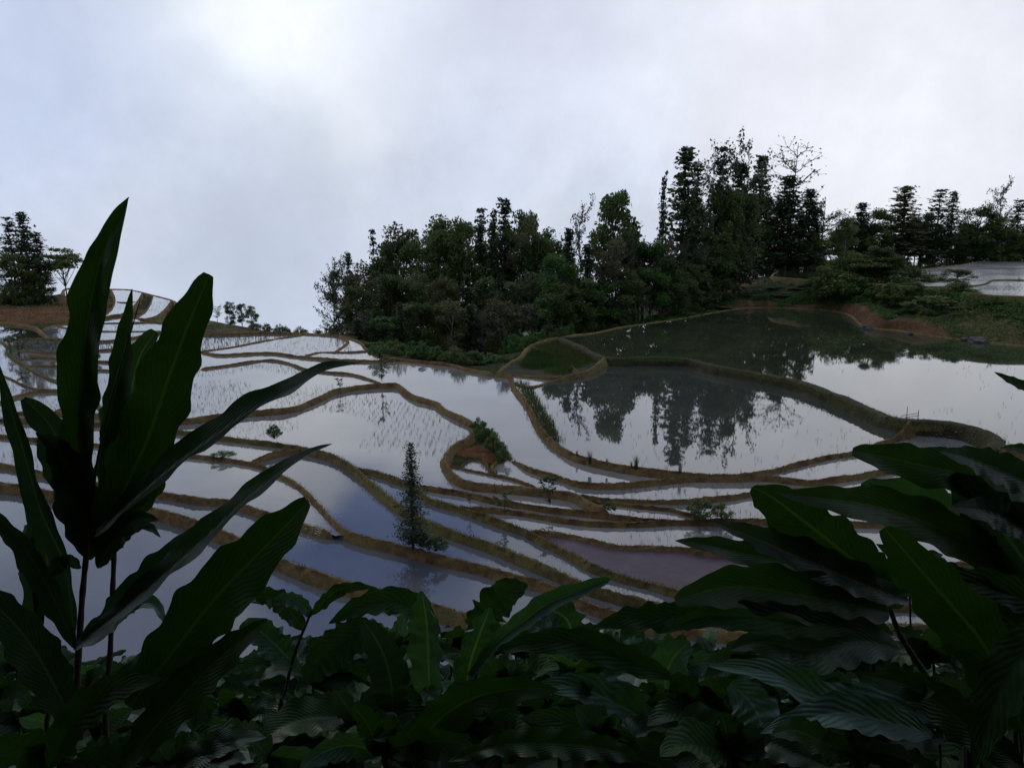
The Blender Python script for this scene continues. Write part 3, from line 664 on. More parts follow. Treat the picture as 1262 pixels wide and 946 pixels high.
# skyline trees, named one by one
TREES = [
 ('sb',408,312,88,17,'lacy pale-barked tree at the far left end of the middle forest, against the fog'),
 ('ca',429,310,92,9,'small dark conifer just right of the lacy tree that ends the middle forest'),
 ('cb',459,282,95,9,'thin conifer with a tufted top poking up left of the brownish rounded tree'),
 ('br',492,279,84,36,'brownish rounded tree with a visible branching trunk, left part of the middle forest'),
 ('bd',525,292,96,20,'short rounded tree in the dip right of the brownish branching tree'),
 ('ba',553,263,92,38,'broad dark round-crowned tree highest in the left half of the middle forest'),
 ('cb',593,256,90,15,'narrow conifer standing left of the tallest spire of the middle forest'),
 ('cc',608,258,96,10,'slender gappy conifer between two pointed conifers of the middle forest'),
 ('ca',622,243,88,18,'sharply pointed tallest dark spire of the middle forest'),
 ('bb',646,259,90,24,'dense dark tree directly right of the tallest spire of the middle forest'),
 ('bc',668,284,86,22,'round dark tree on the slope down to the gap right of the spires'),
 ('sb',686,300,84,18,'low open-crowned tree in the notch between the two forest masses'),
 ('sa',715,250,92,18,'tall sparse pale tree rising behind dark conifers right of the forest notch'),
 ('ca',701,280,88,15,'dark conifer at the foot of the sparse pale tree by the notch'),
 ('bd',762,234,90,27,'tall clumpy-crowned tree left of the arching bamboo'),
 ('bm',793,207,90,26,'bamboo whose tip arches over to the left above the forest'),
 ('cc',819,218,95,9,'thin conifer between the arching bamboo and the big dark conifer'),
 ('ca',846,179,92,25,'big dark dense conifer with a layered tip, first of the tall group'),
 ('cc',861,200,97,18,'open-branched conifer leaning out behind the right side of the big dark one'),
 ('sa',884,182,100,20,'sparse grey-leaved tree left behind the narrow dark conifer of the tall group'),
 ('cb',890,180,94,18,'narrow dark conifer with a blunt top in the middle of the tall group'),
 ('sb',922,165,100,27,'tallest tree of the photo, a lacy grey crown over dark conifers'),
 ('ca',913,200,95,20,'dark conifer just below the left half of the tallest lacy crown'),
 ('ca',940,190,96,19,'dark conifer just below the right half of the tallest lacy crown'),
 ('sc',982,168,100,32,'nearly leafless tree with spreading bare branches at the right of the tall group'),
 ('ca',975,215,94,24,'dense dark conifer below the nearly leafless spreading tree'),
 ('ca',1000,232,96,18,'lower dark conifer closing the tall group on its right'),
 ('cr',894,236,86,25,'brownish thin-needled conifer standing in front of the tall group'),
 ('sb',1018,240,100,24,'open leafy tree alone in the gap right of the tall group'),
 ('bc',1045,268,112,16,'small rounded tree left of the right-hand conifer row'),
 ('ca',1063,249,122,15,'dark pointed conifer at the left end of the right-hand row'),
 ('ba',1082,256,128,24,'round dense tree beside the first conifer of the right-hand row'),
 ('cr',1117,229,125,24,'tall brownish conifer with a dark tip in the right-hand row'),
 ('bb',1139,262,135,18,'dark rounded tree between the brownish conifer and the next tall conifer'),
 ('cb',1160,233,130,17,'tall grey-green conifer beside a thinner one in the right-hand row'),
 ('cc',1177,236,128,13,'thin conifer with a rounded tuft on top in the right-hand row'),
 ('bc',1192,276,138,16,'low rounded tree in the dip before the last trees on the right'),
 ('ba',1210,252,132,24,'bushy dark tree left of the tall sparse tree near the right edge'),
 ('sa',1237,223,140,16,'tall sparse tree near the right edge'),
 ('cb',1258,246,136,15,'dark conifer cut by the right edge'),
 ('bc',1236,268,128,22,'dense rounded tree below the tall sparse tree at the right edge'),
 ('cb',9,267,122,15,'dark conifer nearest the left edge'),
 ('ca',26,260,122,15,'tallest pointed conifer of the clump on the left hill'),
 ('cc',43,286,121,16,'loose conifer on the right side of the left hill clump'),
 ('bc',14,312,118,22,'low dark tree at the foot of the left hill conifers'),
 ('bb',50,318,119,13,'low rounded tree right of the left hill conifers'),
 ('um',76,303,121,20,'flat-topped umbrella tree standing alone on the left hill'),
 ('bc',283,372,104,7,'small rounded tree, first of a few on the bank beyond the left ponds'),
 ('bb',297,374,105,7,'small tree, second of a few on the bank beyond the left ponds'),
 ('bc',309,377,104,7,'small tree right of the other two on the bank beyond the left ponds'),
 ('sa',267,376,104,6,'tiny sapling left of the small trees on the bank beyond the left ponds'),
]
for k, u, v, D, hw, lb in TREES:
    if k in ('ca', 'cb', 'cc', 'cr'): hw *= 1.45
    place(k, u, v, trD(u, D), hw*(2.0 if k == 'bm' else 1), lb, {'ca': 'conifer', 'cb': 'conifer', 'cc': 'conifer', 'cr': 'conifer', 'bm': 'bamboo'}.get(k, 'tree'), rot=(0.0 if k == 'bm' else None))
rr = random.Random(5)
ORDS = 'first second third fourth fifth sixth seventh eighth ninth tenth eleventh twelfth thirteenth fourteenth fifteenth sixteenth seventeenth eighteenth nineteenth twentieth twenty-first twenty-second twenty-third twenty-fourth twenty-fifth twenty-sixth twenty-seventh twenty-eighth twenty-ninth thirtieth thirty-first thirty-second thirty-third thirty-fourth thirty-fifth thirty-sixth thirty-seventh thirty-eighth thirty-ninth fortieth forty-first forty-second forty-third forty-fourth forty-fifth forty-sixth forty-seventh forty-eighth forty-ninth fiftieth'.split()
def ORD(n): return ORDS[min(n, len(ORDS))-1]
ADJ = dict(ba='round-crowned', bb='loose-crowned', bc='dense', bd='clumpy', bg='fresh green', br='brownish', ca='pointed', sb='open-crowned', sa='thin', cb='narrow', bu='dull', bv='leafy', bw='brownish')
def fill(keys, u0, u1, du, vtop, jv, D, jD, hw, label, group, cat='tree'):
    u = u0; n_ = 0
    while u < u1:
        v = vtop(u) if callable(vtop) else vtop
        n_ += 1; ky = rr.choice(keys); hw0 = hw
        hw_ = hw*(.62 if ky in ('ca', 'sb') else .9)
        place(ky, u+rr.uniform(-.3, .3)*du, v+rr.uniform(-jv, jv), (D(u) if callable(D) else D)+rr.uniform(-jD, jD), hw_*rr.uniform(.8, 1.2), ORD(n_)+' from the left: '+ADJ[ky]+label.split(' ', 1)[1] if 0 else ADJ[ky]+' '+label+', '+ORD(n_)+' from the left', cat, group)
        u += du*rr.uniform(.8, 1.2)

fill(['ba','bb','ca','bc','br'], 432, 700, 19, lambda u: np.interp(u, [432, 500, 560, 640, 700], [338, 292, 276, 268, 312]), 9, 132, 3, 27, 'tree inside the middle forest below its skyline', 'broadleaf trees inside the middle forest')
fill(['bc','bb','ca','br','sb','bd'], 425, 690, 17, lambda u: np.interp(u, [425, 480, 690], [366, 338, 338]), 10, 116, 3, 26, 'lower tree in the middle row of the middle forest', 'front row of the middle forest')
fill(['bc','bb','ca','sb','bg','br'], 440, 690, 15, lambda u: np.interp(u, [440, 480, 690], [392, 380, 372]), 8, lambda u: max(fD(u)+8, 92), 2, 24, 'low tree behind the pond rim', 'low trees behind the pond rim')
fill(['bc','ca','br','bg','sb'], 692, 890, 16, lambda u: np.interp(u, [692, 760, 890], [320, 285, 290]), 12, lambda u: fD(u)+6, 2, 27, 'tree high on the slope above the dark pond', 'trees packed above the dark pond')
fill(['bc','bb','bg','ca','sb'], 690, 880, 16, lambda u: np.interp(u, [690, 780, 880], [355, 335, 335]), 10, lambda u: fD(u)+2.5, 1.0, 25, 'tree in the front row above the dark pond', 'front row above the dark pond')
fill(['ca','ba','cb','bb'], 860, 1015, 16, lambda u: np.interp(u, [860, 940, 1015], [235, 240, 265]), 14, lambda u: 120 if u < 925 else 152, 3, 20, 'tree under the lacy crowns of the tall group', 'trees filling the tall group', 'tree')
fill(['bu','bv','bu'], 925, 1015, 9, 312, 5, 165, 3, 14, 'bush behind the trunks of the tall group', 'bushes behind the tall group', 'bush')
fill(['bg','bc','bb'], 905, 1060, 22, 283, 10, lambda u: 152 if u < 1020 else 198, 3, 20, 'tree behind the first upper terrace', 'trees behind the first upper terrace')
fill(['bc','ba','bb','bg','ca'], 1040, 1275, 14, 280, 10, 204, 4, 17, 'tree in the belt behind the upper terraces', 'tree belt behind the upper terraces')
fill(['bg','bc'], 1050, 1275, 13, 296, 6, 197, 1, 13, 'low tree at the foot of the far belt', 'low trees beyond the upper ponds')
for u, v, D, hw, k, lb in ((1040,325,106,30,'bu','wide dark shrubby tree left of the red earth scar on the right bank'),(1078,318,107,30,'bc','tall dark shrubby tree above the red earth scar'),(1062,338,104,24,'bv','greener shrubby tree between two wide dark ones above the red scar'),
    (1125,350,96,34,'bu','wide dark low tree right of the red earth scar'),(1150,360,88,30,'bu','dark low tree hanging over the shore beside the yellow grass'),(1180,331,100,20,'bb','pointed dark shrubby tree in front of the shining upper pond'),(1020,352,111,20,'bu','small shrubby tree at the left end of the right bank thicket'),(1105,335,103,24,'bu','shrubby tree in the middle of the right bank thicket')):
    place(k, u, v, D, hw, lb, 'tree')
fill(['bb','bc','bu','bc'], 1005, 1150, 12, lambda u: np.interp(u, [1005, 1030, 1090, 1120, 1150], [335, 312, 305, 325, 345]), 8, 109, 3, 17, 'shrubby tree in the right bank thicket', 'thicket on the right bank')
fill(['bu','bc','bv'], 1045, 1200, 11, lambda u: 352, 7, lambda u: np.interp(u, [1045, 1100, 1200], [106, 97, 88]), 2, 15, 'shrub low on the right bank', 'lower thicket on the right bank', 'bush')
fill(['bu','bv','bu'], 1195, 1275, 10, 368, 5, 97, 6, 18, 'bush below the upper ponds', 'bushes on the right bank', 'bush')
fill(['bv','bu','bv'], 890, 1030, 8, 364, 6, 116, 3, 14, 'green bush on the bank above the far shore', 'green bushes above the far shore', 'bush')
fill(['bu','bu','bv'], 430, 620, 13, lambda u: np.interp(u, [430, 500, 620], [412, 420, 432]), 5, lambda u: fD(u)+2.2, .8, 14, 'dark bush at the forest foot', 'bushes at the foot of the middle forest', 'bush')
fill(['bv','bu','bg'], 625, 700, 14, lambda u: np.interp(u, [625, 700], [408, 398]), 5, lambda u: np.interp(u, [625, 700], [80, 86]), 1, 13, 'green bush behind the drained pond', 'bushes behind the drained pond', 'bush')
fill(['bv','bu'], 700, 900, 11, lambda u: np.interp(u, [700, 800, 900], [399, 386, 370]), 3, lambda u: fD(u)+1.5, .6, 11, 'low bush on the shore of the dark pond', 'low bushes along the far shore', 'bush')
fill(['bv','bu','bw'], 1085, 1275, 9, lambda u: np.interp(u, [1085, 1150, 1275], [378, 380, 384]), 5, lambda u: np.interp(u, [1085, 1150, 1275], [96, 86, 80]), 2, 11, 'bush above the waterline of the right bank', 'bushes above the waterline on the right', 'bush')
fill(['bu','bw'], 318, 430, 13, lambda u: np.interp(u, [318, 430], [396, 402]), 2, 101, 2, 9, 'low bush beyond the left ponds', 'bushes beyond the left ponds', 'bush')
fill(['bu','bw','bu'], -5, 65, 11, 352, 4, 118, 2, 11, 'low bush under the left hill conifers', 'bushes under the left hill conifers', 'bush')

# ground cover on the banks (uncountable)
def cover(name, quads, n, hgt, size, mat, seed, flat=.8, cond=None, asp=.3):
    rg = np.random.RandomState(seed); P = []
    for (a, b, c, d), wgt in quads:
        a, b, c, d = map(np.array, (a, b, c, d)); m = int(n*wgt)
        s, t = rg.rand(m)[:, None], rg.rand(m)[:, None]; P.append((a*(1-s)+b*s)*(1-t)+(d*(1-s)+c*s)*t)
    P = np.vstack(P); out = []
    for x, y in P:
        k = .5+.5*mnoise.noise((x*.35, y*.35, seed)); 
        if k < .2: continue
        z = gz(x, y)
        gx_, gy_ = int((x-GX0)/CS), int((y-GY0)/CS)
        if 0 <= gx_ < GW and 0 <= gy_ < GH and lab[gy_, gx_] in pz: continue
        if z < -9.95 and y < 100 and x > 0 and name == 'undergrowth' and y < 60: continue
        out.append((x, y, z+hgt*k*rg.rand()))
    lv, lf = leafquads(np.array(out), size, flat, rg, asp); o = mesh(name, lv, lf, mat, kind='stuff'); return o
cover_later = []
def g2(u, v, z): p = atz(u, v, z); return (p.x, p.y)
cover('undergrowth', [((g2(700,412,-10), g2(900,384,-10), (45,112), (8,95)), .45), ((g2(900,384,-10), g2(1060,386,-10), (62,118), (40,112)), .5), ((g2(1060,384,-10), g2(1300,420,-10), (90,112), (60,116)), 1.0)], 60000, 1.0, .34, M_green, 3)
M_drygrass = mat_leafage('dry_grass', (0.05, 0.045, 0.02), (0.10, 0.088, 0.04), (0.17, 0.15, 0.075), .2)
M_bladeg = mat_leafage('bund_grass_blades', (0.035, 0.04, 0.012), (0.075, 0.07, 0.022), (0.11, 0.10, 0.035), .25)
def blades(pts, h, wd, mat, name, seed, lean=.35):
    rg = np.random.RandomState(seed); n = len(pts); P = np.array(pts); a = rg.rand(n)*6.28; s = np.stack([np.cos(a), np.sin(a), np.zeros(n)], 1)
    b = rg.rand(n)*6.28; hh = (h*(.5+.8*rg.rand(n)))[:, None]; tip = P+hh*np.stack([lean*np.cos(b)*rg.rand(n), lean*np.sin(b)*rg.rand(n), np.ones(n)], 1)
    w_ = wd if np.isscalar(wd) else np.array(wd)[:, None]
    V = np.empty((n, 3, 3)); V[:, 0] = P-s*w_; V[:, 1] = P+s*w_; V[:, 2] = tip
    return mesh(name, V.reshape(-1, 3), np.arange(n*3).reshape(-1, 3), mat, kind='stuff')
# short grass on the bunds
rg = np.random.RandomState(21); bp, bpg = [], []
for p, nn, w_, st, green, bi in BTOPS:
    if p[1] > 75 or abs(p[0]) > 55: continue
    dens = 42*st if p[1] < 45 else 22*st
    for _ in range(rg.poisson(dens*(1.6 if green else 1))):
        o_ = (rg.rand()-.5)*2*(w_+.14); d = -.02-.55*max(0, abs(o_)-w_)
        q = p+nn*o_; (bpg if green else bp).append((q[0], q[1], p[2]+d+.01))
blades(bp, .11, .008, M_drygrass, 'bund_grass', 1); blades(bpg, .13, .009, M_bladeg, 'bund_grass', 2)
# bright grass strips
M_lush = mat_leafage('lush_grass', (0.022, 0.045, 0.008), (0.045, 0.09, 0.014), (0.08, 0.13, 0.025), .25)
def strip(poly, z, n, h, seed, name='grass', mat=None, wd=.02):
    rg = np.random.RandomState(seed); pl = poly; us = [p[0] for p in pl]; vs = [p[1] for p in pl]; out = []
    def inside(u, v):
        c = False; j = len(pl)-1
        for i in range(len(pl)):
            if (pl[i][1] > v) != (pl[j][1] > v) and u < (pl[j][0]-pl[i][0])*(v-pl[i][1])/(pl[j][1]-pl[i][1])+pl[i][0]: c = not c
            j = i
        return c
    while len(out) < n:
        u, v = rg.uniform(min(us), max(us)), rg.uniform(min(vs), max(vs))
        if inside(u, v): p = atz(u, v, z); out.append((p.x+rg.normal()*.16, p.y+rg.normal()*.16, p.z-.02))
    blades(out, h, wd, mat or M_lush, name, seed)
strip([(668,458),(690,448),(725,444),(740,444),(722,452),(690,461)], -10.5, 2000, .3, 4)
strip([(636,468),(650,472),(668,500),(684,530),(690,545),(680,540),(664,518),(648,492)], -10.6, 1100, .20, 5)
strip([(636,468),(650,472),(668,500),(684,530),(690,545),(680,540),(664,518),(648,492)], -10.6, 1100, .22, 25, mat=M_bladeg)
strip([(640,452),(660,428),(690,420),(735,440),(700,452)], -10.45, 5000, .32, 14, wd=.05)
strip([(700,455),(735,442),(735,430),(695,418),(660,430)], -10.45, 3500, .35, 15, mat=M_bladeg, wd=.04)
strip([(850,443),(900,456),(980,470),(1060,500),(1110,516),(1100,519),(1060,504),(980,474),(900,459),(850,447)], -10.15, 5000, .13, 16, mat=M_bladeg)
strip([(760,441),(830,441),(845,446),(780,445)], -10.05, 900, .25, 6)
strip([(1100,514),(1125,517),(1165,521),(1160,531),(1125,530),(1098,524)], -10.15, 1500, .16, 7, mat=M_bladeg)
# rice seedlings standing in the paddies (uncountable)
M_rice = mat_leafage('rice_blades', (0.035, 0.05, 0.03), (0.055, 0.075, 0.045), (0.08, 0.10, 0.055), .3)
rg = np.random.RandomState(31); rp, rpg = [], []; wl = []
P3 = region_at(590, 490, -10.85); REED = region_at(70, 426, -10.9)
for k, r in REG.items():
    if 'obj' not in r or WATER_AT.get(k) in (M_mud, M_bog, M_water_blue): continue
    ys, xs = np.where(lab == k); z = r['z']; area = len(xs)*CS*CS; cy = GY0+ys.mean()*CS
    if cy > 120: continue
    if k == P3: continue
    if k == REED: dens = 5
    elif cy < 62: dens = 8
    else: dens = 3.0
    if WATER_AT.get(k) == M_water_deep: dens = .5
    if WATER_AT.get(k) == M_water_mid: dens = 1.3
    n = int(area*dens); ii = rg.randint(0, len(xs), n)
    for a in ii:
        x = GX0+(xs[a]+rg.rand())*CS; y = GY0+(ys[a]+rg.rand())*CS
        x = round(x/.34)*.34+rg.normal()*.04
        k2 = mnoise.noise((x*.16, y*.16, 1.3))
        if k2 < -.08 and k != REED: continue
        for _ in range(3 if k != REED else 4): (rpg if k == REED else rp).append((x+rg.normal()*.03, y+rg.normal()*.03, z))
print('rice', len(rp), len(bp), len(bpg))
blades(rp, .20, .0052, M_rice, 'rice_seedlings', 3, .5)
if rpg: blades(rpg, .32, .012, M_rice, 'rice_seedlings', 4, .4)

for i_, (u_, a_, h_, k_) in enumerate(((636,409,10,'bv'),(652,404,11,'bu'),(668,402,10,'bv'),(683,404,9,'bw'),(697,402,8,'bv'),(628,426,8,'bu'))):
    place(k_, u_, a_, 77+i_*1.8, h_, ADJ[k_]+' bush on the bank behind the drained pond, '+ORD(i_+1)+' of the back row', 'bush', 'back row of bushes behind the drained pond')
cover('undergrowth', [((g2(612,458,-10.6), g2(640,440,-10.4), g2(690,414,-10), g2(690,402,-10)), 1.0)], 5000, .6, .22, M_green, 18)
cover('undergrowth', [((g2(1150,414,-9.8), g2(1300,424,-9.8), (95,98), (66,106)), 1.0)], 16000, .9, .30, M_broad, 19)
cover('undergrowth', [((g2(-60,392,-10.4), g2(120,392,-10.4), g2(125,364,-10.1), g2(-60,362,-9.4)), 1.0)], 5000, .5, .30, M_brown, 8)
# ---------------------------------------------------------------- foreground leaves
def mat_leaf(name, c0, c1, vein, trans=.35, rough=.38, bumpk=.6, nvein=26.0, tcol=None, spec=.3, vk=.07):
    m, nt, p, out = newmat(name); u = N(nt, 'ShaderNodeUVMap'); s = N(nt, 'ShaderNodeSeparateXYZ'); L(nt, u.outputs[0], s.inputs[0])
    P = pos(nt); oi = N(nt, 'ShaderNodeObjectInfo')
    ax = math_(nt, 'ABSOLUTE', math_(nt, 'SUBTRACT', s.outputs[0], .5))
    ph = math_(nt, 'MULTIPLY', math_(nt, 'SUBTRACT', math_(nt, 'ADD', s.outputs[1], math_(nt, 'MULTIPLY', noise(nt, P, 14, 2, .5), .06)), math_(nt, 'MULTIPLY', ax, .55)), nvein*6.283)
    st = math_(nt, 'SINE', ph); st2 = math_(nt, 'POWER', math_(nt, 'MULTIPLY_ADD', st, .5, .5), 6)
    mid = math_(nt, 'LESS_THAN', ax, .028)
    n1 = noise(nt, P, 9, 5, .65); f = math_(nt, 'ADD', math_(nt, 'MULTIPLY', n1, .75), math_(nt, 'MULTIPLY', oi.outputs['Random'], .3))
    col = ramp(nt, [(0.35, c0), (0.75, c1)], f)
    col = mixc(nt, math_(nt, 'MULTIPLY', st2, vk), col, vein); col = mixc(nt, math_(nt, 'MULTIPLY', mid, .75), col, vein)
    spots = ramp(nt, [(0.66, 0.0), (0.74, 1.0)], noise(nt, P, 42, 4, .7)); col = mixc(nt, math_(nt, 'MULTIPLY', spots, .55), col, (0.06, 0.045, 0.02))
    L(nt, col, p.inputs['Base Color']); p.inputs['Roughness'].default_value = rough; p.inputs['Specular IOR Level'].default_value = spec
    h = math_(nt, 'ADD', math_(nt, 'MULTIPLY', st, .5), math_(nt, 'MULTIPLY', noise(nt, P, 30, 3, .6), .6))
    bump(nt, p, h, bumpk, .0012)
    t = N(nt, 'ShaderNodeBsdfTranslucent')
    tc_ = mixc(nt, 1.0, col, tcol or (1.1, 1.6, .35), 'MULTIPLY'); L(nt, tc_, t.inputs[0])
    mx = N(nt, 'ShaderNodeMixShader'); mx.inputs[0].default_value = trans
    L(nt, p.outputs[0], mx.inputs[1]); L(nt, t.outputs[0], mx.inputs[2]); L(nt, mx.outputs[0], out.inputs[0]); return m
M_ging = mat_leaf('ginger_leaf', (0.018, 0.045, 0.011), (0.032, 0.072, 0.017), (0.07, 0.12, 0.04), .27, .40, .3, 21, (.75, .95, .3), spec=.25, vk=.22)
M_gingd = mat_leaf('dark_ginger_leaf', (0.022, 0.048, 0.024), (0.042, 0.078, 0.040), (0.09, 0.13, 0.07), .22, .34, .35, 21, (.8, 1.0, .5), spec=.32, vk=.15)
M_teal = mat_leaf('grey_green_sheen_leaf', (0.045, 0.095, 0.075), (0.085, 0.155, 0.12), (0.18, 0.26, 0.2), .15, .5, .8, 11, spec=.25)  # leaf green with the teal sheen of the sky put into its colour
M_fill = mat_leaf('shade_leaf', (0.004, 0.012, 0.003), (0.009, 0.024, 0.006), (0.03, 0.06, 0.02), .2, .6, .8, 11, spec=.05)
M_deep = mat_leaf('deep_green_leaf', (0.020, 0.046, 0.014), (0.038, 0.078, 0.025), (0.035, 0.06, 0.025), .25, .5, .8, 12, (.8, 1.1, .35), spec=.12)
M_stem = mk_bark('red_brown_stem', (0.025, 0.012, 0.008), (0.05, 0.026, 0.016)); M_stemg = mk_bark('green_stem', (0.02, 0.03, 0.012), (0.05, 0.06, 0.028))

def leafshape(C, S, Nn, wl, fold=.25, wave=.12, wf=5.0, lobes=0.0, tears=0, kind='lance', rg=None, droop=0):
    """C centres, S side vectors, Nn normals along the midrib, wl half width list"""
    n = len(C); cols = [-1, -.8, -.6, -.4, -.2, 0, .2, .4, .6, .8, 1]; V = []; U = []; ph = rg.uniform(0, 6.28, 4)
    for i in range(n):
        t = i/(n-1)
        for c in cols:
            a = abs(c); sd = 0 if c < 0 else 1; w_ = wl[i]
            ed = 1+(.10*math.sin(wf*6.28*t*1.7+ph[sd])+.03*math.sin(wf*6.28*t*3.3+ph[2+sd]))*a*(1 if wave else 0)
            if lobes: ed *= 1-lobes*.8*a*a*(.5+.5*math.sin(t*6.28*7+ph[sd]+1.5*math.sin(t*9+ph[2])))
            lift = -fold*(a**1.3)*w_+wave*w_*a*a*math.sin(wf*6.28*t+ph[sd]+a*1.2)+(.06*w_ if c == 0 else 0)
            cr = ((.055 if lobes else .02)*(1+.8*math.sin(t*7+ph[1]))*w_*math.sin(t*6.28*(9 if lobes else 16)-a*3.5)*a*(1.15-a)*2)
            V.append(tuple(C[i]+S[i]*(w_*c*ed)+Nn[i]*(lift+cr)+np.array([0, 0, -droop*a*a*w_]))); U.append((.5+.5*c, t))
    m = len(cols); Fc = [(i*m+k, i*m+k+1, (i+1)*m+k+1, (i+1)*m+k) for i in range(n-1) for k in range(m-1)]
    return V, Fc, U
PROF = {'lance': lambda t: (math.sin(math.pi*min(1, t**.85))**.75) if t < .999 else .02,
        'oval': lambda t: max(.02, math.sin(math.pi*min(1, (t*.97+.015)**.95))**.55),
        'blunt': lambda t: max(.03, min(1, t*4)**.6*(1-max(0, (t-.35)/.65)**4*.9)),
        'roll': lambda t: max(.03, .35+.65*math.sin(math.pi*t**1.3)**1.2) if t < .98 else .03}
LRG = np.random.RandomState(77)
def pixleaf(parent, pts, d, wpx, mat, prof='lance', roll=0, fold=.25, wave=.12, wf=4, lobes=0, seed=None, label=None, n=56, skew=0):
    """a leaf running along the pixel path pts (stalk first, tip last) at the distances d (metres)"""
    d = d if isinstance(d, (list, tuple)) else (d, d)
    dd = np.interp(np.linspace(0, 1, len(pts)), np.linspace(0, 1, len(d)), d)
    P3 = [np.array(ray(u, v)[:])*k for (u, v), k in zip(pts, dd)]
    C = np.array(catmull(P3, 12)); s = np.r_[0, np.cumsum(np.linalg.norm(np.diff(C, axis=0), axis=1))]; q = np.linspace(0, s[-1], n)
    C = np.stack([np.interp(q, s, C[:, k]) for k in range(3)], 1); T = np.gradient(C, axis=0); T /= np.linalg.norm(T, axis=1)[:, None]
    view = C/np.linalg.norm(C, axis=1)[:, None]; S = np.cross(T, view); S /= np.linalg.norm(S, axis=1)[:, None]; Nn = np.cross(S, T)
    r = np.radians(np.interp(np.linspace(0, 1, n), np.linspace(0, 1, 2), roll if isinstance(roll, (list, tuple)) else (roll, roll)))
    S2 = S*np.cos(r)[:, None]+Nn*np.sin(r)[:, None]; N2 = np.cross(S2, T)
    rgl = np.random.RandomState(seed if seed is not None else LRG.randint(1e6))
    depth = (C@np.array(FW[:])); cs = np.maximum(.45, np.cos(r))
    wl = [PROF[prof](i/(n-1))*wpx/F*depth[i]/cs[i] for i in range(n)]
    V, Fc, U = leafshape(C, S2, N2, wl, fold, wave, wf, lobes, 0, prof, rgl)
    b0 = np.array(parent.location[:]) if parent else np.zeros(3)
    o = mesh('leaf', [tuple(np.array(v)-b0) for v in V], Fc, mat, smooth=True, uvs=U, parent=parent)
    return o
def pixstem(parent, pts, d, r0, r1, mat, name='stem'):
    d = d if isinstance(d, (list, tuple)) else (d, d); dd = np.interp(np.linspace(0, 1, len(pts)), np.linspace(0, 1, len(d)), d)
    P3 = [np.array(ray(u, v)[:])*k for (u, v), k in zip(pts, dd)]; C = np.array(catmull(P3, 8)); n = len(C)
    V, Fc = [], []; tube(V, Fc, C, np.linspace(r0, r1, n)*(1+.12*np.cos(np.arange(n)*1.9)), 8); b0 = np.array(parent.location[:])
    return mesh(name, [tuple(np.array(v)-b0) for v in V], Fc, mat, smooth=True, parent=parent)
def plant_root(name, u, d, label, cat, group=None):
    p = ray(u, 900)*d; e = empty(name, (p.x, p.y, gz(p.x, p.y))); tag(e, label, cat, group); return e

# --- the tall ginger plant on the left
g1 = plant_root('ginger_plant', 95, 1.9, 'tall ginger plant with long upright leaves silhouetted on the left of the view', 'plant')
def toground(u, v, d):     # continue a stem to the slope below the frame
    p = ray(u, v)*d; z = gz(p.x, p.y); q = Vector((p.x, p.y, z)); return q
def stem_from_ground(root, pts, d, r0, r1, mat):
    """stem whose foot stands on the slope right below the first pixel"""
    p = ray(*pts[0])*d; z = gz(p.x, p.y)-.03
    P3 = [np.array((p.x+.02, p.y+.02, z)), np.array((p.x+.01, p.y+.01, (z+p.z)/2))]+[np.array(ray(u, v)[:])*d for u, v in pts]
    C = np.array(catmull(P3, 8)); n = len(C); V, Fc = [], []; tube(V, Fc, C, np.linspace(r0, r1, n)*(1+.10*np.cos(np.arange(n)*1.9)), 8); b0 = np.array(root.location[:])
    return mesh('stem', [tuple(np.array(v)-b0) for v in V], Fc, mat, smooth=True, parent=root)
stem_from_ground(g1, [(92,946),(95,840),(101,740),(108,660),(106,600)], 1.9, .010, .006, M_stem)
stem_from_ground(g1, [(132,930),(136,800),(140,700),(143,640),(148,590)], 1.95, .009, .005, M_stem)
stem_from_ground(g1, [(60,930),(62,860),(48,780),(40,700)], 2.05, .008, .005, M_stem)
PL = lambda *a, **k: pixleaf(g1, *a, **k)
PL([(110,640),(101,570),(100,500),(104,430),(112,370),(130,300),(159,243)], (1.9, 1.8), 21, M_ging, 'lance', roll=(25, 40), fold=.4, wave=.26, wf=4, seed=3)
PL([(112,640),(107,560),(110,470),(119,400),(135,330),(158,246)], (1.92, 1.83), 9, M_gingd, 'lance', roll=20, fold=.3, wave=.1, wf=3, seed=4)
PL([(128,668),(150,610),(182,540),(206,470),(232,400),(258,338)], (1.9, 1.7), 34, M_ging, 'oval', roll=(10, 12), fold=.25, wave=.16, wf=3.5, seed=6)
PL([(116,662),(160,620),(210,577),(260,540),(310,505),(360,478),(400,456),(447,447)], (1.85, 1.55), 13, M_gingd, 'lance', roll=(40, 55), fold=.5, wave=.16, wf=4, seed=8)
PL([(98,792),(150,752),(200,710),(250,665),(300,618),(340,586),(378,560),(409,547)], (1.8, 1.5), 13, M_gingd, 'lance', roll=(35, 50), fold=.45, wave=.2, wf=4, seed=9)
PL([(160,870),(215,800),(262,740),(310,690),(350,650),(380,617)], (1.6, 1.4), 37, M_ging, 'oval', roll=(5, 15), fold=.2, wave=.08, wf=3, seed=10)
PL([(90,800),(130,770),(180,715),(225,670),(262,640)], (1.85, 1.7), 16, M_gingd, 'lance', roll=30, fold=.4, wave=.2, seed=11)
PL([(150,946),(200,885),(250,830),(295,790),(330,762)], (1.5, 1.4), 26, M_ging, 'lance', roll=10, fold=.25, wave=.1, seed=12)
PL([(92,790),(80,700),(50,630),(30,560),(12,500),(-8,430)], (2.0, 1.8), 12, M_gingd, 'lance', roll=(50, 20), fold=.4, wave=.22, wf=3, seed=13)
PL([(110,680),(100,630),(86,580),(62,525),(29,491)], (1.95, 1.9), 22, M_gingd, 'oval', roll=(35, 20), fold=.4, wave=.25, wf=3, seed=14)
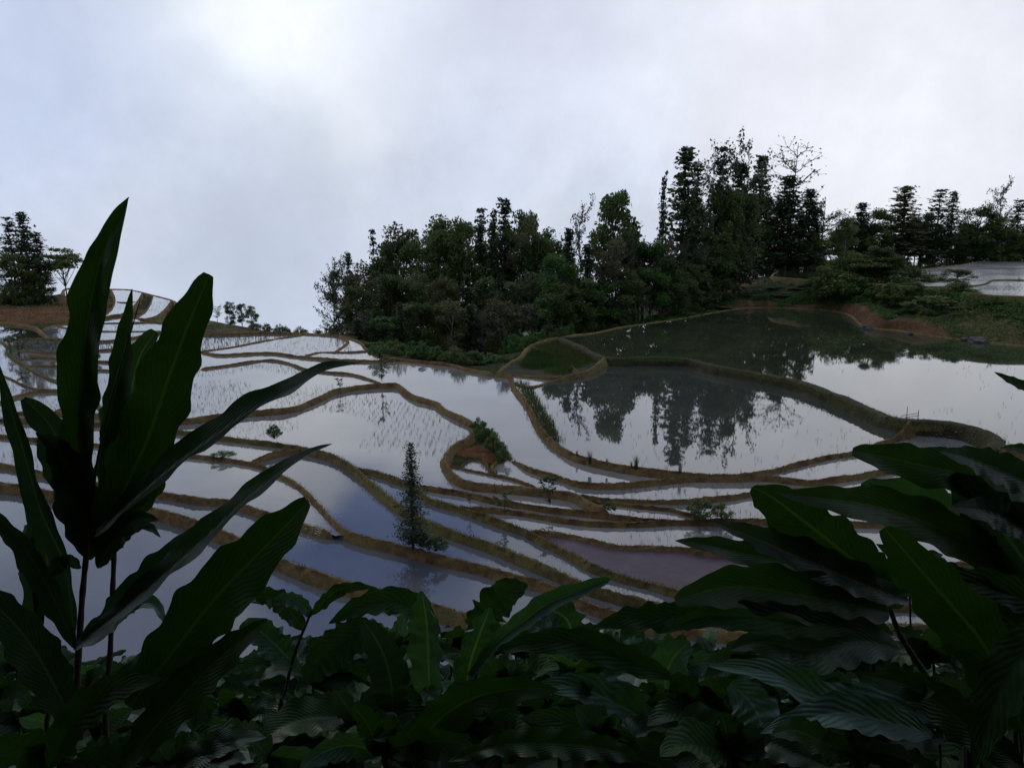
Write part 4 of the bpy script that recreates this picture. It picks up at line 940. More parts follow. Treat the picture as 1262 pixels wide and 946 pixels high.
PL([(112,690),(104,640),(92,590),(70,550),(44,533)], (1.92, 1.85), 24, M_gingd, 'lance', roll=20, fold=.3, wave=.15, wf=3, seed=15)
PL([(126,650),(138,580),(148,500),(153,430),(163,356)], (1.95, 1.9), 15, M_ging, 'lance', roll=(40, 30), fold=.35, wave=.1, seed=16)
PL([(138,640),(150,560),(160,490),(172,440),(192,408)], (2.0, 1.95), 24, M_teal, 'oval', roll=25, fold=.3, wave=.25, seed=17)
pixstem(g1, [(112,650),(118,580),(138,490),(158,420),(173,368)], (1.9, 1.85), .0045, .0012, M_gingd, 'leaf_spear')
PL([(94,800),(70,745),(40,690),(10,650),(-40,610)], (1.8, 1.7), 13, M_gingd, 'lance', roll=30, fold=.4, wave=.15, seed=18)
PL([(92,900),(70,850),(35,790),(-5,745),(-50,700)], (1.6, 1.5), 26, M_gingd, 'lance', roll=10, fold=.2, wave=.1, seed=19)
PL([(120,700),(140,665),(170,640),(196,640)], (1.9, 1.85), 14, M_gingd, 'lance', roll=10, fold=.3, wave=.2, seed=20)
PL([(130,690),(150,640),(185,600),(205,560)], (1.95, 1.9), 18, M_ging, 'oval', roll=10, fold=.3, wave=.2, seed=21)
PL([(70,760),(60,700),(48,650),(40,610)], (2.1, 2.0), 16, M_gingd, 'lance', roll=20, fold=.3, wave=.2, seed=22)
PL([(128,860),(165,830),(220,800),(300,745),(316,740)], (1.75, 1.6), 16, M_gingd, 'lance', roll=25, fold=.35, wave=.2, seed=23)
PL([(60,946),(90,890),(140,850),(200,835)], (1.4, 1.3), 22, M_deep, 'lance', roll=10, fold=.3, wave=.12, seed=24)

PL([(66,870),(52,800),(42,740),(36,690),(52,640)], (2.1, 2.0), 10, M_gingd, 'lance', roll=30, fold=.4, wave=.25, seed=25)
PL([(100,700),(84,690),(66,700),(48,730)], (1.95, 1.9), 9, M_gingd, 'lance', roll=20, fold=.4, wave=.25, seed=26)
PL([(138,770),(165,745),(190,745),(205,770)], (1.95, 1.9), 9, M_teal, 'lance', roll=20, fold=.4, wave=.25, seed=27)
PL([(120,665),(150,655),(180,648),(198,662)], (1.95, 1.9), 8, M_gingd, 'lance', roll=10, fold=.4, wave=.3, seed=28)
PL([(128,690),(112,660),(60,560),(52,545)], (2.0, 1.95), 12, M_teal, 'lance', roll=30, fold=.4, wave=.3, seed=29)
# --- ginger clump on the right, three plants
r1_ = plant_root('ginger_plant', 1215, 2.2, 'ginger plant at the right edge reaching a leaf over the shining pond', 'plant')
r2_ = plant_root('ginger_plant', 1130, 1.9, 'ginger plant with the broad upright leaf in front of the right-hand clump', 'plant')
r3_ = plant_root('ginger_plant', 1040, 2.3, 'ginger plant whose leaves spread left over the purple paddy', 'plant')
for r_, p0, d_ in ((r1_, [(1250,946),(1245,840),(1235,740),(1225,660)], 2.2), (r2_, [(1196,946),(1172,882),(1140,830),(1110,783),(1095,745)], 1.9), (r3_, [(1090,946),(1080,880),(1075,810),(1070,745)], 2.3)):
    stem_from_ground(r_, p0, d_, .010, .006, M_stemg)
A = lambda r_, *a, **k: pixleaf(r_, *a, **k)
A(r1_, [(1300,612),(1250,600),(1190,585),(1130,572),(1085,562),(1050,556)], (2.3, 2.1), 26, M_ging, 'oval', roll=(-15, 0), fold=.2, wave=.16, wf=3, seed=31)
A(r1_, [(1310,620),(1262,592),(1215,572),(1185,562),(1157,556)], (2.2, 2.1), 20, M_gingd, 'lance', roll=-20, fold=.3, wave=.12, seed=32)
A(r1_, [(1300,740),(1262,690),(1225,640),(1195,605),(1172,585)], (2.2, 2.2), 34, M_gingd, 'oval', roll=10, fold=.2, wave=.1, seed=33)
A(r1_, [(1320,500),(1285,484),(1250,470),(1225,458)], (2.3, 2.2), 7, M_gingd, 'lance', roll=0, fold=.3, wave=.1, seed=34)
A(r1_, [(1310,566),(1280,558),(1255,552),(1232,552)], (2.3, 2.2), 8, M_ging, 'lance', roll=0, fold=.3, wave=.1, seed=35)
A(r3_, [(1093,725),(1060,697),(1020,665),(980,634),(950,612),(927,600)], (2.3, 2.0), 34, M_ging, 'oval', roll=(5, 20), fold=.2, wave=.12, wf=3, seed=36)
A(r1_, [(1262,700),(1216,684),(1172,657),(1120,636),(1070,622),(1018,615),(955,606)], (2.25, 1.95), 27, M_ging, 'lance', roll=(-15, -10), fold=.25, wave=.12, wf=3, seed=37)
A(r1_, [(1230,690),(1190,660),(1150,630),(1110,612),(1060,600)], (2.3, 2.2), 28, M_teal, 'oval', roll=-10, fold=.3, wave=.15, wf=3, seed=38)
A(r3_, [(1085,730),(1018,707),(974,694),(908,680),(868,671),(832,666)], (2.3, 2.1), 19, M_ging, 'lance', roll=-20, fold=.3, wave=.2, wf=3.5, seed=39)
A(r3_, [(1120,740),(1084,728),(1018,700),(952,672),(910,655),(878,642)], (2.2, 2.0), 21, M_gingd, 'lance', roll=-25, fold=.4, wave=.2, wf=4, seed=40)
A(r3_, [(1095,755),(1049,745),(996,735),(930,724),(880,726),(832,741)], (2.2, 1.9), 31, M_ging, 'oval', roll=(-10, 5), fold=.25, wave=.12, wf=3, seed=41)
A(r2_, [(1262,900),(1245,860),(1212,794),(1172,745),(1128,695),(1090,650)], (1.9, 1.65), 38, M_ging, 'oval', roll=(15, 10), fold=.15, wave=.07, wf=3, seed=42)
A(r3_, [(1060,775),(1000,768),(940,762),(870,760),(812,780)], (2.1, 1.9), 20, M_deep, 'lance', roll=-5, fold=.3, wave=.12, seed=43)
A(r2_, [(1300,820),(1250,770),(1190,730),(1130,700),(1080,670)], (2.0, 1.9), 26, M_ging, 'lance', roll=-15, fold=.2, wave=.1, seed=44)
A(r1_, [(1320,680),(1270,650),(1215,630),(1170,625)], (2.2, 2.1), 22, M_gingd, 'lance', roll=-20, fold=.2, wave=.1, seed=45)
A(r3_, [(1110,800),(1060,790),(1000,800),(940,790),(900,800)], (2.1, 2.0), 30, M_gingd, 'lance', roll=-20, fold=.2, wave=.1, seed=46)
A(r3_, [(1110,750),(1060,690),(1030,660),(1000,650)], (2.4, 2.3), 26, M_ging, 'lance', roll=20, fold=.3, wave=.2, seed=47)
A(r2_, [(1175,890),(1100,868),(1030,868),(952,829),(873,820)], (1.8, 1.7), 22, M_teal, 'lance', roll=-25, fold=.3, wave=.15, seed=48)
A(r2_, [(1150,905),(1110,893),(1040,878),(985,888),(937,903)], (1.7, 1.6), 22, M_teal, 'lance', roll=-20, fold=.3, wave=.1, seed=49)
A(r2_, [(1262,946),(1200,900),(1130,850),(1060,830)], (1.8, 1.7), 26, M_ging, 'lance', roll=-10, fold=.2, wave=.1, seed=50)
A(r2_, [(1300,760),(1262,800),(1230,850),(1200,946)], (1.7, 1.6), 28, M_deep, 'lance', roll=10, fold=.2, wave=.1, seed=51)
A(r1_, [(1320,760),(1270,740),(1210,720),(1150,720),(1100,735)], (2.0, 1.9), 20, M_deep, 'lance', roll=-10, fold=.2, wave=.1, seed=52)

# --- broad-leaved shrubs along the bottom
s1 = plant_root('leafy_shrub', 530, 2.3, 'shrub with upright veined grey-green leaves at the bottom centre', 'shrub')
s2 = plant_root('leafy_shrub', 600, 2.0, 'shrub with one rolled pale leaf pointing right over the paddies', 'shrub')
s3 = plant_root('leafy_shrub', 370, 2.3, 'shrub with a curled leaf on a thin stem right of the tall ginger', 'shrub')
s4 = plant_root('leafy_shrub', 700, 1.7, 'low shrub with a wavy-edged bright leaf along the bottom edge', 'shrub')
s5 = plant_root('leafy_shrub', 780, 2.1, 'shrub with a long teal leaf sloping down to the right, bottom centre-right', 'shrub')
s6 = plant_root('leafy_shrub', 50, 3.0, 'small plant with a crumpled teal leaf behind the tall ginger at the left', 'shrub')
s7 = plant_root('leafy_shrub', 940, 2.0, 'shrub with a big veined drooping leaf below the right-hand ginger', 'shrub')
for r_, p0, d_ in ((s1, [(528,946),(528,900),(530,850)], 2.3), (s2, [(575,946),(580,880),(588,825)], 2.0), (s3, [(345,900),(352,850),(365,800),(385,750)], 2.3), (s4, [(690,960),(690,930)], 1.7), (s5, [(800,960),(800,900),(790,850)], 2.1), (s6, [(48,840),(45,770),(43,700)], 3.0), (s7, [(945,960),(940,900)], 2.0)):
    stem_from_ground(r_, p0, d_, .007, .004, M_stemg)
A(s2, [(580,833),(610,793),(643,767),(676,743),(716,727),(757,711)], (2.0, 1.8), 12, M_teal, 'roll', roll=10, fold=.8, wave=.05, seed=61)
A(s1, [(529,870),(528,823),(526,773),(520,728)], (2.3, 2.2), 23, M_teal, 'blunt', roll=25, fold=.4, wave=.2, lobes=.3, seed=62)
A(s2, [(574,850),(580,815),(590,785),(604,748)], (2.1, 2.0), 24, M_teal, 'blunt', roll=-20, fold=.4, wave=.2, lobes=.3, seed=63)
A(s2, [(580,790),(605,750),(625,730),(650,720)], (2.3, 2.2), 24, M_deep, 'blunt', roll=0, fold=.2, wave=.2, lobes=.35, seed=64)
A(s1, [(486,890),(480,830),(465,790),(446,764)], (2.1, 2.0), 26, M_gingd, 'blunt', roll=0, fold=.2, wave=.12, lobes=.25, seed=65)
A(s1, [(540,770),(496,742),(450,745),(405,768)], (2.4, 2.3), 18, M_deep, 'lance', roll=-10, fold=.3, wave=.2, lobes=.2, seed=66)
A(s3, [(385,757),(395,745),(415,728),(440,722),(463,724)], (2.3, 2.2), 8, M_ging, 'lance', roll=-10, fold=.4, wave=.4, seed=67)
A(s3, [(383,760),(372,745),(355,738),(335,742)], (2.3, 2.3), 9, M_teal, 'oval', roll=0, fold=.3, wave=.3, seed=68)
A(s3, [(375,775),(350,745),(330,735),(305,738)], (2.35, 2.3), 14, M_ging, 'oval', roll=0, fold=.3, wave=.3, lobes=.2, seed=69)
A(s3, [(365,820),(335,790),(315,775),(295,772)], (2.3, 2.3), 20, M_teal, 'blunt', roll=0, fold=.3, wave=.3, lobes=.3, seed=70)
A(s1, [(455,765),(430,785),(400,810),(375,840)], (2.2, 2.1), 26, M_deep, 'oval', roll=10, fold=.2, wave=.1, lobes=.2, seed=71)
A(s4, [(500,946),(536,892),(583,860),(643,848),(690,850)], (1.8, 1.6), 25, M_ging, 'lance', roll=-10, fold=.3, wave=.16, seed=72)
A(s5, [(850,950),(800,892),(742,858),(700,845),(655,846)], (2.0, 1.9), 26, M_teal, 'lance', roll=-15, fold=.3, wave=.15, lobes=.15, seed=73)
A(s4, [(790,935),(750,923),(683,916),(616,918),(552,938)], (1.6, 1.5), 18, M_ging, 'lance', roll=-10, fold=.3, wave=.35, wf=6, seed=74)
A(s2, [(830,835),(770,812),(716,793),(660,792),(605,802)], (2.1, 2.0), 20, M_deep, 'lance', roll=-10, fold=.3, wave=.16, lobes=.15, seed=75)
A(s5, [(900,760),(855,758),(812,760),(770,762),(728,775)], (2.3, 2.2), 19, M_deep, 'lance', roll=-5, fold=.2, wave=.2, lobes=.25, seed=76)
A(s5, [(705,790),(700,765),(680,752),(655,752)], (2.2, 2.1), 22, M_teal, 'blunt', roll=0, fold=.3, wave=.2, lobes=.35, seed=77)
A(s6, [(45,720),(43,690),(42,665),(48,636)], (3.0, 2.9), 20, M_teal, 'oval', roll=0, fold=.4, wave=.35, lobes=.25, seed=78)
A(s6, [(45,720),(60,690),(75,680)], (3.0, 2.9), 12, M_deep, 'oval', roll=0, fold=.4, wave=.35, lobes=.25, seed=79)
A(s7, [(900,842),(925,865),(940,900),(945,960)], (1.9, 1.8), 30, M_teal, 'oval', roll=-10, fold=.2, wave=.1, lobes=.12, seed=80)
A(s7, [(900,946),(880,900),(850,860),(830,830)], (2.0, 2.0), 34, M_deep, 'oval', roll=0, fold=.2, wave=.1, lobes=.2, seed=81)
A(s5, [(830,880),(820,840),(830,810),(850,790)], (2.3, 2.2), 30, M_teal, 'blunt', roll=0, fold=.3, wave=.2, lobes=.35, seed=82)
A(s4, [(760,960),(720,900),(680,885),(640,885)], (1.8, 1.7), 20, M_deep, 'lance', roll=0, fold=.2, wave=.1, seed=83)

# crowded medium plants between the named ones, each standing on the slope
rgm = np.random.RandomState(41); GM = 'crowded leafy plants in front of the camera'
MEDN = 0
MEDL = [(345,815,3.0,9),(420,800,3.0,9),(490,790,3.0,9),(555,800,3.1,9),(635,795,3.0,9),(700,790,3.1,9),(765,795,3.0,9),(290,830,3.1,9),(215,815,3.3,8),(20,820,3.2,8),(95,840,3.2,8),(155,830,3.3,8),(30,885,2.6,8),(110,905,2.4,8),(175,860,2.9,8),(250,845,2.9,8),(205,935,1.8,7),(70,935,1.8,7),(-20,850,2.8,8),(385,835,2.5,9),(440,880,2.1,9),(500,850,2.5,9),(560,895,2.0,9),(620,835,2.6,10),(670,880,2.2,9),(725,825,2.7,10),(775,870,2.2,9),(830,820,2.6,10),(880,870,2.1,9),(930,815,2.6,10),(985,860,2.1,9),(1040,815,2.5,10),(1090,870,2.0,9),(1150,805,2.5,10),(1200,860,2.1,9),(1250,790,2.5,10),(300,880,2.6,8),(330,930,1.9,7),(230,905,2.3,7),(1010,760,2.8,9),(1180,730,2.8,9),(1120,700,2.9,7),(470,920,1.8,7),(612,925,1.8,7),(750,925,1.8,7),(900,925,1.7,7),(1050,925,1.7,7)]
for (u0, v0, d, nl) in MEDL:
    r_ = plant_root('leafy_shrub', u0, d, 'leafy plant with overlapping drooping leaves, '+ORD(1+sorted(x_[0] for x_ in MEDL).index(u0))+' from the left of those crowded along the bottom', 'shrub', GM)
    stem_from_ground(r_, [(u0+8, 965), (u0+4, (965+v0)/2), (u0, v0)], d, .007, .004, M_stemg); MEDN += 1
    for l in range(nl):
        ang = -math.pi*(.02+.96*(l+rgm.rand()*.7)/nl); ln = rgm.uniform(75, 135)*2.2/d; dr = rgm.uniform(.15, .8)*ln
        ca, sa = math.cos(ang), math.sin(ang); P_l = []
        for t in (0, .35, .7, 1): P_l.append((u0+ca*ln*t, v0+10*rgm.rand()+sa*ln*t*.55+dr*t*t*(.35+.5*abs(ca))))
        mt = (M_deep, M_ging, M_teal, M_gingd, M_deep, M_gingd)[rgm.randint(6)]; lob = (0, .2, .25, 0, .15)[rgm.randint(5)]
        pixleaf(r_, P_l, (d, d+rgm.uniform(-.35, .25)), rgm.uniform(12, 21)*2.2/d, mt, ('lance', 'oval', 'lance')[rgm.randint(3)], roll=rgm.uniform(-35, 35), fold=.3, wave=.16, wf=3.5, lobes=lob, seed=1000+MEDN*20+l, n=36)

# --- dense leafy undergrowth on the slope in front of the camera: whole plants, copied
def free_leaf(parent, base, az, el, length, hw, mat, seed, lobes=.2, prof='oval', bend=.6):
    rgl = np.random.RandomState(seed); n = 26; C = []; p = np.array(base, float); e = el
    for i in range(n):
        C.append(p.copy()); p = p+np.array([math.cos(e)*math.sin(az), math.cos(e)*math.cos(az), math.sin(e)])*length/(n-1); e -= bend*2/(n-1)
    C = np.array(C); T = np.gradient(C, axis=0); T /= np.linalg.norm(T, axis=1)[:, None]; S = np.cross(T, (0, 0, 1)); S /= np.linalg.norm(S, axis=1)[:, None]
    tw = rgl.uniform(-.5, .5); Nn = np.cross(S, T); S = S*math.cos(tw)+Nn*math.sin(tw); Nn = np.cross(S, T)
    V, Fc, U = leafshape(C, S, Nn, [PROF[prof](i/(n-1))*hw for i in range(n)], .25, .14, 3, lobes, 0, prof, rgl)
    return mesh('leaf', V, Fc, mat, smooth=True, uvs=U, parent=parent)
SHR = []
for si in range(5):
    e = empty('leafy_shrub'); rgs = np.random.RandomState(200+si); V, Fc = [], []; hs = .75
    for b in range(3):
        a = b*2.1+si; top = np.array([.14*math.cos(a), .14*math.sin(a), hs*(.8+.2*rgs.rand())]); tube(V, Fc, [np.zeros(3), top*.5+rgs.normal(size=3)*.02, top], [.009, .007, .004], 6)
    mesh('stem', V, Fc, M_stemg, smooth=True, parent=e)
    for l in range(18):
        a = l*2.4+rgs.rand()*.4; zz = hs*(.2+.8*l/18); el = .1+.85*l/18+rgs.uniform(-.2, .2)
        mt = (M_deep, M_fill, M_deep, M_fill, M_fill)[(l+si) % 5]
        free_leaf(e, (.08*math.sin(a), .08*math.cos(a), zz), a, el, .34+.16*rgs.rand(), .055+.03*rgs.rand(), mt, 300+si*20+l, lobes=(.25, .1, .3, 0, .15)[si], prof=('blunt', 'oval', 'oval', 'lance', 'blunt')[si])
    SHR.append([e, 0])
rgs = np.random.RandomState(9); k = 0
GR = 'leafy shrubs crowding the slope below the camera'
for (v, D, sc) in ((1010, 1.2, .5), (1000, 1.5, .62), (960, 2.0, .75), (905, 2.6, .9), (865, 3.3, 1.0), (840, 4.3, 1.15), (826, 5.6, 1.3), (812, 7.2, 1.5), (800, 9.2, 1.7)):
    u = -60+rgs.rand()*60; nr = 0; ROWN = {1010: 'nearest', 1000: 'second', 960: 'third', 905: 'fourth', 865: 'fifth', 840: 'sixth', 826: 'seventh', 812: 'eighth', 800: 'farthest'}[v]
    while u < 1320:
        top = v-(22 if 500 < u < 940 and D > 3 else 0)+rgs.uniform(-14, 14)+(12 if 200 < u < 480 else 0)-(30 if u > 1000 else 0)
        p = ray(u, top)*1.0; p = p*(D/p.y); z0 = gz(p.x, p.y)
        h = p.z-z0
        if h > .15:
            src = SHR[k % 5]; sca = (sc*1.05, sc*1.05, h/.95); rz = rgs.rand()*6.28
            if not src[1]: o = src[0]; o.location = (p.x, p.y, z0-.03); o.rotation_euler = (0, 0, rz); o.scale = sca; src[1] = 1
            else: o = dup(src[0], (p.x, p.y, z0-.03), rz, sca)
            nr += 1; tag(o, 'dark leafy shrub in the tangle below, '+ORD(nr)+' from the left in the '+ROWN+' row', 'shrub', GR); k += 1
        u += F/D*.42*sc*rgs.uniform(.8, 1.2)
print('shrubs', k)
# ---------------------------------------------------------------- single plants and small things on the terraces
def place2(key, u, vtop, vbase, z, hwpx, label, cat, group=None):
    b = atz(u, vbase, z); t = aty(u, vtop, b.y); h = max(.1, t.z-b.z); src, used = PROTO[key]; sxy = hwpx/F*b.dot(FW)/src['hw']
    if not used: o = src; PROTO[key][1] = 1; o.location = b; o.scale = (sxy, sxy, h)
    else: o = dup(src, b, random.random()*6.28, (sxy, sxy, h))
    tag(o, label, cat, group); return o
P_('cy', 'young_conifer', 'conifer', 51, M_conif, M_bark, z0=.03, nw=34, gap=.1, dens=210, droop=.05, ls=.02)
P_('sp', 'sapling', 'sparse', 52, M_broad, M_bark, z0=.1, nb=16, nl=8, ls=.05)
place2('cy', 509, 546, 675, -11.68, 20, 'young dark conifer standing alone on the bund between the lower paddies', 'conifer')
place2('bu', 537, 655, 679, -11.7, 15, 'small leafy bush at the foot of the lone young conifer', 'bush')
place2('bu', 520, 650, 674, -11.7, 12, 'low dense growth around the trunk of the lone young conifer', 'bush')
for u, a, b, hw, lb in ((588,513,530,9,'uppermost and smallest green bush on the red earth mound'),(598,516,546,14,'largest green bush on the red earth mound'),(609,530,558,12,'middle green bush sloping down the red earth mound'),(620,547,568,10,'lowest green bush of the red earth mound, by the bund')):
    place2('bv' if hw != 12 else 'bu', u, a, b, -11.0, hw, lb, 'bush', 'green bushes on the red earth mound')
place2('bu', 338, 519, 541, -11.05, 10, 'round dark bush standing in the shallow paddy left of centre', 'bush')
place2('bv', 275, 555, 563, -11.6, 14, 'low green clump beside the bund between two narrow paddies', 'bush')
place2('bu', 863, 611, 638, -11.0, 17, 'dark shrub at the bund end in front of the right-hand leaves', 'bush')
place2('bu', 889, 617, 638, -11.0, 13, 'smaller shrub touching the dark one at the bund end', 'bush')
place2('sp', 677, 584, 622, -10.97, 10, 'thin leafy sapling on the long curved bund', 'sapling')
place2('sp', 622, 603, 634, -11.1, 10, 'bushy sapling leaning over the narrow paddy left of the thin one', 'sapling')
place2('sp', 579, 607, 622, -11.1, 3, 'tiny bare twig of a sapling on the narrow bund', 'sapling')
place2('sp', 24, 413, 440, -10.9, 7, 'small sapling at the top of the far left bund', 'sapling')
place2('sp', 13, 417, 436, -10.9, 5, 'smallest sapling at the very left end of the far bund', 'sapling')
place2('sp', 32, 457, 472, -11.1, 6, 'stunted sapling in the left paddy between two bunds', 'sapling')
place2('sp', 419, 465, 481, -10.95, 4, 'small sapling on the bund behind the long leaf tip', 'sapling')
place2('sp', 471, 428, 470, -10.9, 6, 'thin tall sapling on the bund where two bunds meet', 'sapling')
place2('bu', 751, 616, 629, -11.0, 8, 'small green bush where the curved bund splits', 'bush')
place2('bv', 468, 418, 440, -10.75, 14, 'bright green bush on the rim where the forest meets the left ponds', 'bush')
place2('bu', 117, 428, 444, -10.8, 6, 'small bush on the left bund behind the reed paddy', 'bush')
def tuft(seed):
    rg = np.random.RandomState(seed); V, Fc = [], []
    for i in range(60):
        a = rg.rand()*6.28; r = .12*rg.rand()**.5; b = np.array([r*math.cos(a), r*math.sin(a), 0]); l = .5+.5*rg.rand(); ln = .35*rg.rand(); s = np.array([-math.sin(a), math.cos(a), 0])*.012
        m_ = b+np.array([math.cos(a)*ln*.3, math.sin(a)*ln*.3, l*.6]); t = b+np.array([math.cos(a)*ln, math.sin(a)*ln, l]); k = len(V)
        V += [tuple(b-s), tuple(b+s), tuple(m_+s*.7), tuple(m_-s*.7), tuple(t)]; Fc += [(k, k+1, k+2, k+3), (k+3, k+2, k+4)]
    return V, Fc
tv, tf = tuft(5); t0 = None
for u, a, b, lb in ((727,552,572,'tallest grass tuft on the middle dam, leftmost of the big ones'),(748,562,573,'small thin grass tuft between two bigger ones on the middle dam'),(784,558,577,'bushy grass tuft near the middle of the dam'),(778,566,576,'low tuft touching the bushy one on the middle dam'),(838,566,582,'grass tuft at the right end of the middle dam'),(711,553,561,'short grass tuft where the middle dam bends'),(617,0,0,'')):
    if not a: continue
    p = atz(u, b, -10.55); t = aty(u, a, p.y); h = t.z-p.z
    if t0 is None: t0 = o = mesh('grass_tuft', tv, tf, M_drygrass)
    else: o = t0.copy(); COL.objects.link(o)
    o.location = p; o.scale = (h*.9, h*.9, h); o.rotation_euler = (0, 0, u); tag(o, lb, 'grass tuft', 'grass tufts on the middle dam')
# bamboo railing on the dam
p0, p1 = atz(1117, 517, -9.98), atz(1131, 518, -9.98); f = empty('bamboo_railing', p0); tag(f, 'small railing of crossed bamboo poles on top of the stone dam', 'railing')
M_bam = mk_bark('old_bamboo', (0.03, 0.026, 0.018), (0.06, 0.05, 0.035))
def pole(nm, a, b, r=.018):
    V, Fc = [], []; tube(V, Fc, [np.array(a)-np.array(p0), (np.array(a)+np.array(b))/2-np.array(p0), np.array(b)-np.array(p0)], [r, r, r*.8], 6); mesh(nm, V, Fc, M_bam, parent=f)
pole('post', p0-Vector((0, 0, .2)), p0+Vector((0, 0, .74))); pole('post', p1-Vector((0, 0, .2)), p1+Vector((0, 0, .60)))
pole('rail', p0+Vector((-.3, 0, .22)), p1+Vector((.03, 0, .42))); pole('rail', p0+Vector((-.1, 0.03, .12)), p1+Vector((.08, 0.03, .28)))
# white bird wading by the far shore
pb = atz(775, 411, -10.08); bd = empty('wading_bird', pb); tag(bd, 'white bird wading in the dark pond near its far bank', 'bird')
M_white = bpy.data.materials.new('white_feathers'); M_white.use_nodes = True; M_white.node_tree.nodes['Principled BSDF'].inputs['Base Color'].default_value = (.75, .75, .72, 1); M_white.node_tree.nodes['Principled BSDF'].inputs['Roughness'].default_value = .8
M_beak = bpy.data.materials.new('beak_horn'); M_beak.use_nodes = True; M_beak.node_tree.nodes['Principled BSDF'].inputs['Base Color'].default_value = (.12, .10, .03, 1)
V, Fc = [], []; tube(V, Fc, [(-.26, 0, .20), (-.16, 0, .24), (-.04, 0, .28), (.07, 0, .30), (.13, 0, .34), (.15, 0, .42), (.13, 0, .49), (.15, 0, .53), (.19, 0, .535), (.215, 0, .53)], [.01, .05, .085, .075, .04, .024, .021, .03, .028, .012], 10)
mesh('body', V, Fc, M_white, smooth=True, parent=bd)
V, Fc = [], []; tube(V, Fc, [(.21, 0, .53), (.25, 0, .525), (.29, 0, .518)], [.011, .007, .001], 6); mesh('beak', V, Fc, M_beak, parent=bd)
for s_ in (-1, 1): V, Fc = [], []; tube(V, Fc, [(0, .03*s_, .24), (-.01, .03*s_, .12), (.01, .03*s_, -.12)], [.009, .006, .006], 6); mesh('leg', V, Fc, M_beak, parent=bd)
# white blossoms on a small shrub behind the drained pond
pq = atz(648, 418, -10.2); zq = gz(pq.x, pq.y+1); bs = empty('flowering_shrub', (pq.x, pq.y+1, zq)); tag(bs, 'shrub with one head of white blossoms at the dark forest edge behind the drained pond', 'shrub')
V, Fc = [], []; hq = aty(648, 411, pq.y+1).z-zq
for i in range(5): tube(V, Fc, [(0, 0, -.1), (.1*math.cos(i*1.3), .1*math.sin(i*1.3), hq*.5), (.25*math.cos(i*1.3), .25*math.sin(i*1.3), hq*.92)], [.02, .014, .006], 5)
mesh('stems', V, Fc, M_bark, parent=bs)
rg = np.random.RandomState(4); c = rg.normal(size=(900, 3))*np.array([.28, .28, hq*.22])+np.array([0, 0, hq*.6]); lv, lf = leafquads(c, .12, .8, rg); mesh('foliage', lv, lf, M_green, parent=bs)
c = rg.normal(size=(140, 3))*np.array([.13, .13, .10])+np.array([0, -.2, hq*1.0]); lv, lf = leafquads(c, .07, .8, rg); mesh('blossoms', lv, lf, M_white, parent=bs)
# rocks at the shore
M_rock = mk_earth('shore_rock', [(0.03, 0.03, 0.03), (0.07, 0.068, 0.062), (0.12, 0.115, 0.105), (0.2, 0.19, 0.18)], 6, 8, .6)
for u, v, s_, sd, lb in ((1066,403,.55,1,'dark rock at the foot of the red earth scar'),(1073,405,.4,2,'small rock just right of the one under the red scar'),(1121,411,.35,3,'pale rock on the far shore between the red scar and the yellow grass'),(1204,420,.7,4,'broken dark rock on the far shore below the yellow grass'),(1211,421,.4,5,'lower rock leaning on the broken one below the yellow grass'),(1187,418,.3,6,'flat stone at the waterline left of the broken rock')):
    p = atz(u, v, -9.95); bm = bpy.data.meshes.new('rock'); import bmesh
    b_ = bmesh.new(); bmesh.ops.create_icosphere(b_, subdivisions=3, radius=1)
    for vv in b_.verts: k_ = 1+.45*mnoise.noise(vv.co*1.3+Vector((sd*5, 0, 0)))+.15*mnoise.noise(vv.co*4+Vector((sd, 0, 0))); vv.co *= k_; vv.co.z *= .7
    b_.to_mesh(bm); b_.free(); bm.materials.append(M_rock); o = bpy.data.objects.new('rock', bm); COL.objects.link(o); o.location = p; o.scale = (s_, s_*.8, s_*.8); tag(o, lb, 'rock', 'rocks along the far shore')
# reddish cut bank above the far shore
M_cut = mk_earth('red_cut_earth', [(0.025, 0.020, 0.010), (0.075, 0.038, 0.019), (0.11, 0.062, 0.032), (0.085, 0.082, 0.032)], 1.1, 11, 1)
SH = resample(BUNDS[1]['w3'], .35); us = np.array([pix(p)[0] for p in SH]); SH = SH[(us > 905) & (us < 1178)]
T_ = np.gradient(SH, axis=0); T_[:, 2] = 0; T_ /= np.linalg.norm(T_, axis=1)[:, None]; Nn_ = np.stack([-T_[:, 1], T_[:, 0], T_[:, 0]*0], 1)
if Nn_[:, 1].mean() < 0: Nn_ = -Nn_
V, Fc = [], []; m_ = 9; HH = []
for i, p in enumerate(SH):
    e_ = min(1, min(i, len(SH)-1-i)/8); uu_ = pix(p)[0]; hh = e_*(float(np.interp(uu_, [905, 1020, 1050, 1120, 1178], [.75, .6, 1.25, 1.2, .5]))+.7*mnoise.noise((p[0]*.22, p[1]*.22, 2))+.3*mnoise.noise((p[0]*.9, p[1]*.9, 4))); HH.append(hh)
    for j, (o_, f_) in enumerate(((.0, -.3), (.25, .12), (.5, .45), (.7, .78), (1.0, .97), (1.7, 1.05), (3.0, .85), (4.6, .3), (6.2, -1.0))):
        q = p+Nn_[i]*(o_+.28*mnoise.noise((p[0]*1.1, p[1]*1.1, j*.9))); V.append((q[0], q[1], -10.0+hh*f_+(.12*mnoise.noise((p[0]*1.7, p[1]*1.7, j)))))
for i in range(len(SH)-1):
    for j in range(m_-1): Fc.append((i*m_+j, i*m_+j+1, (i+1)*m_+j+1, (i+1)*m_+j))
mesh('earth_bank', V, Fc, M_cut, smooth=True, kind='structure')
rg = np.random.RandomState(33); C_ = []
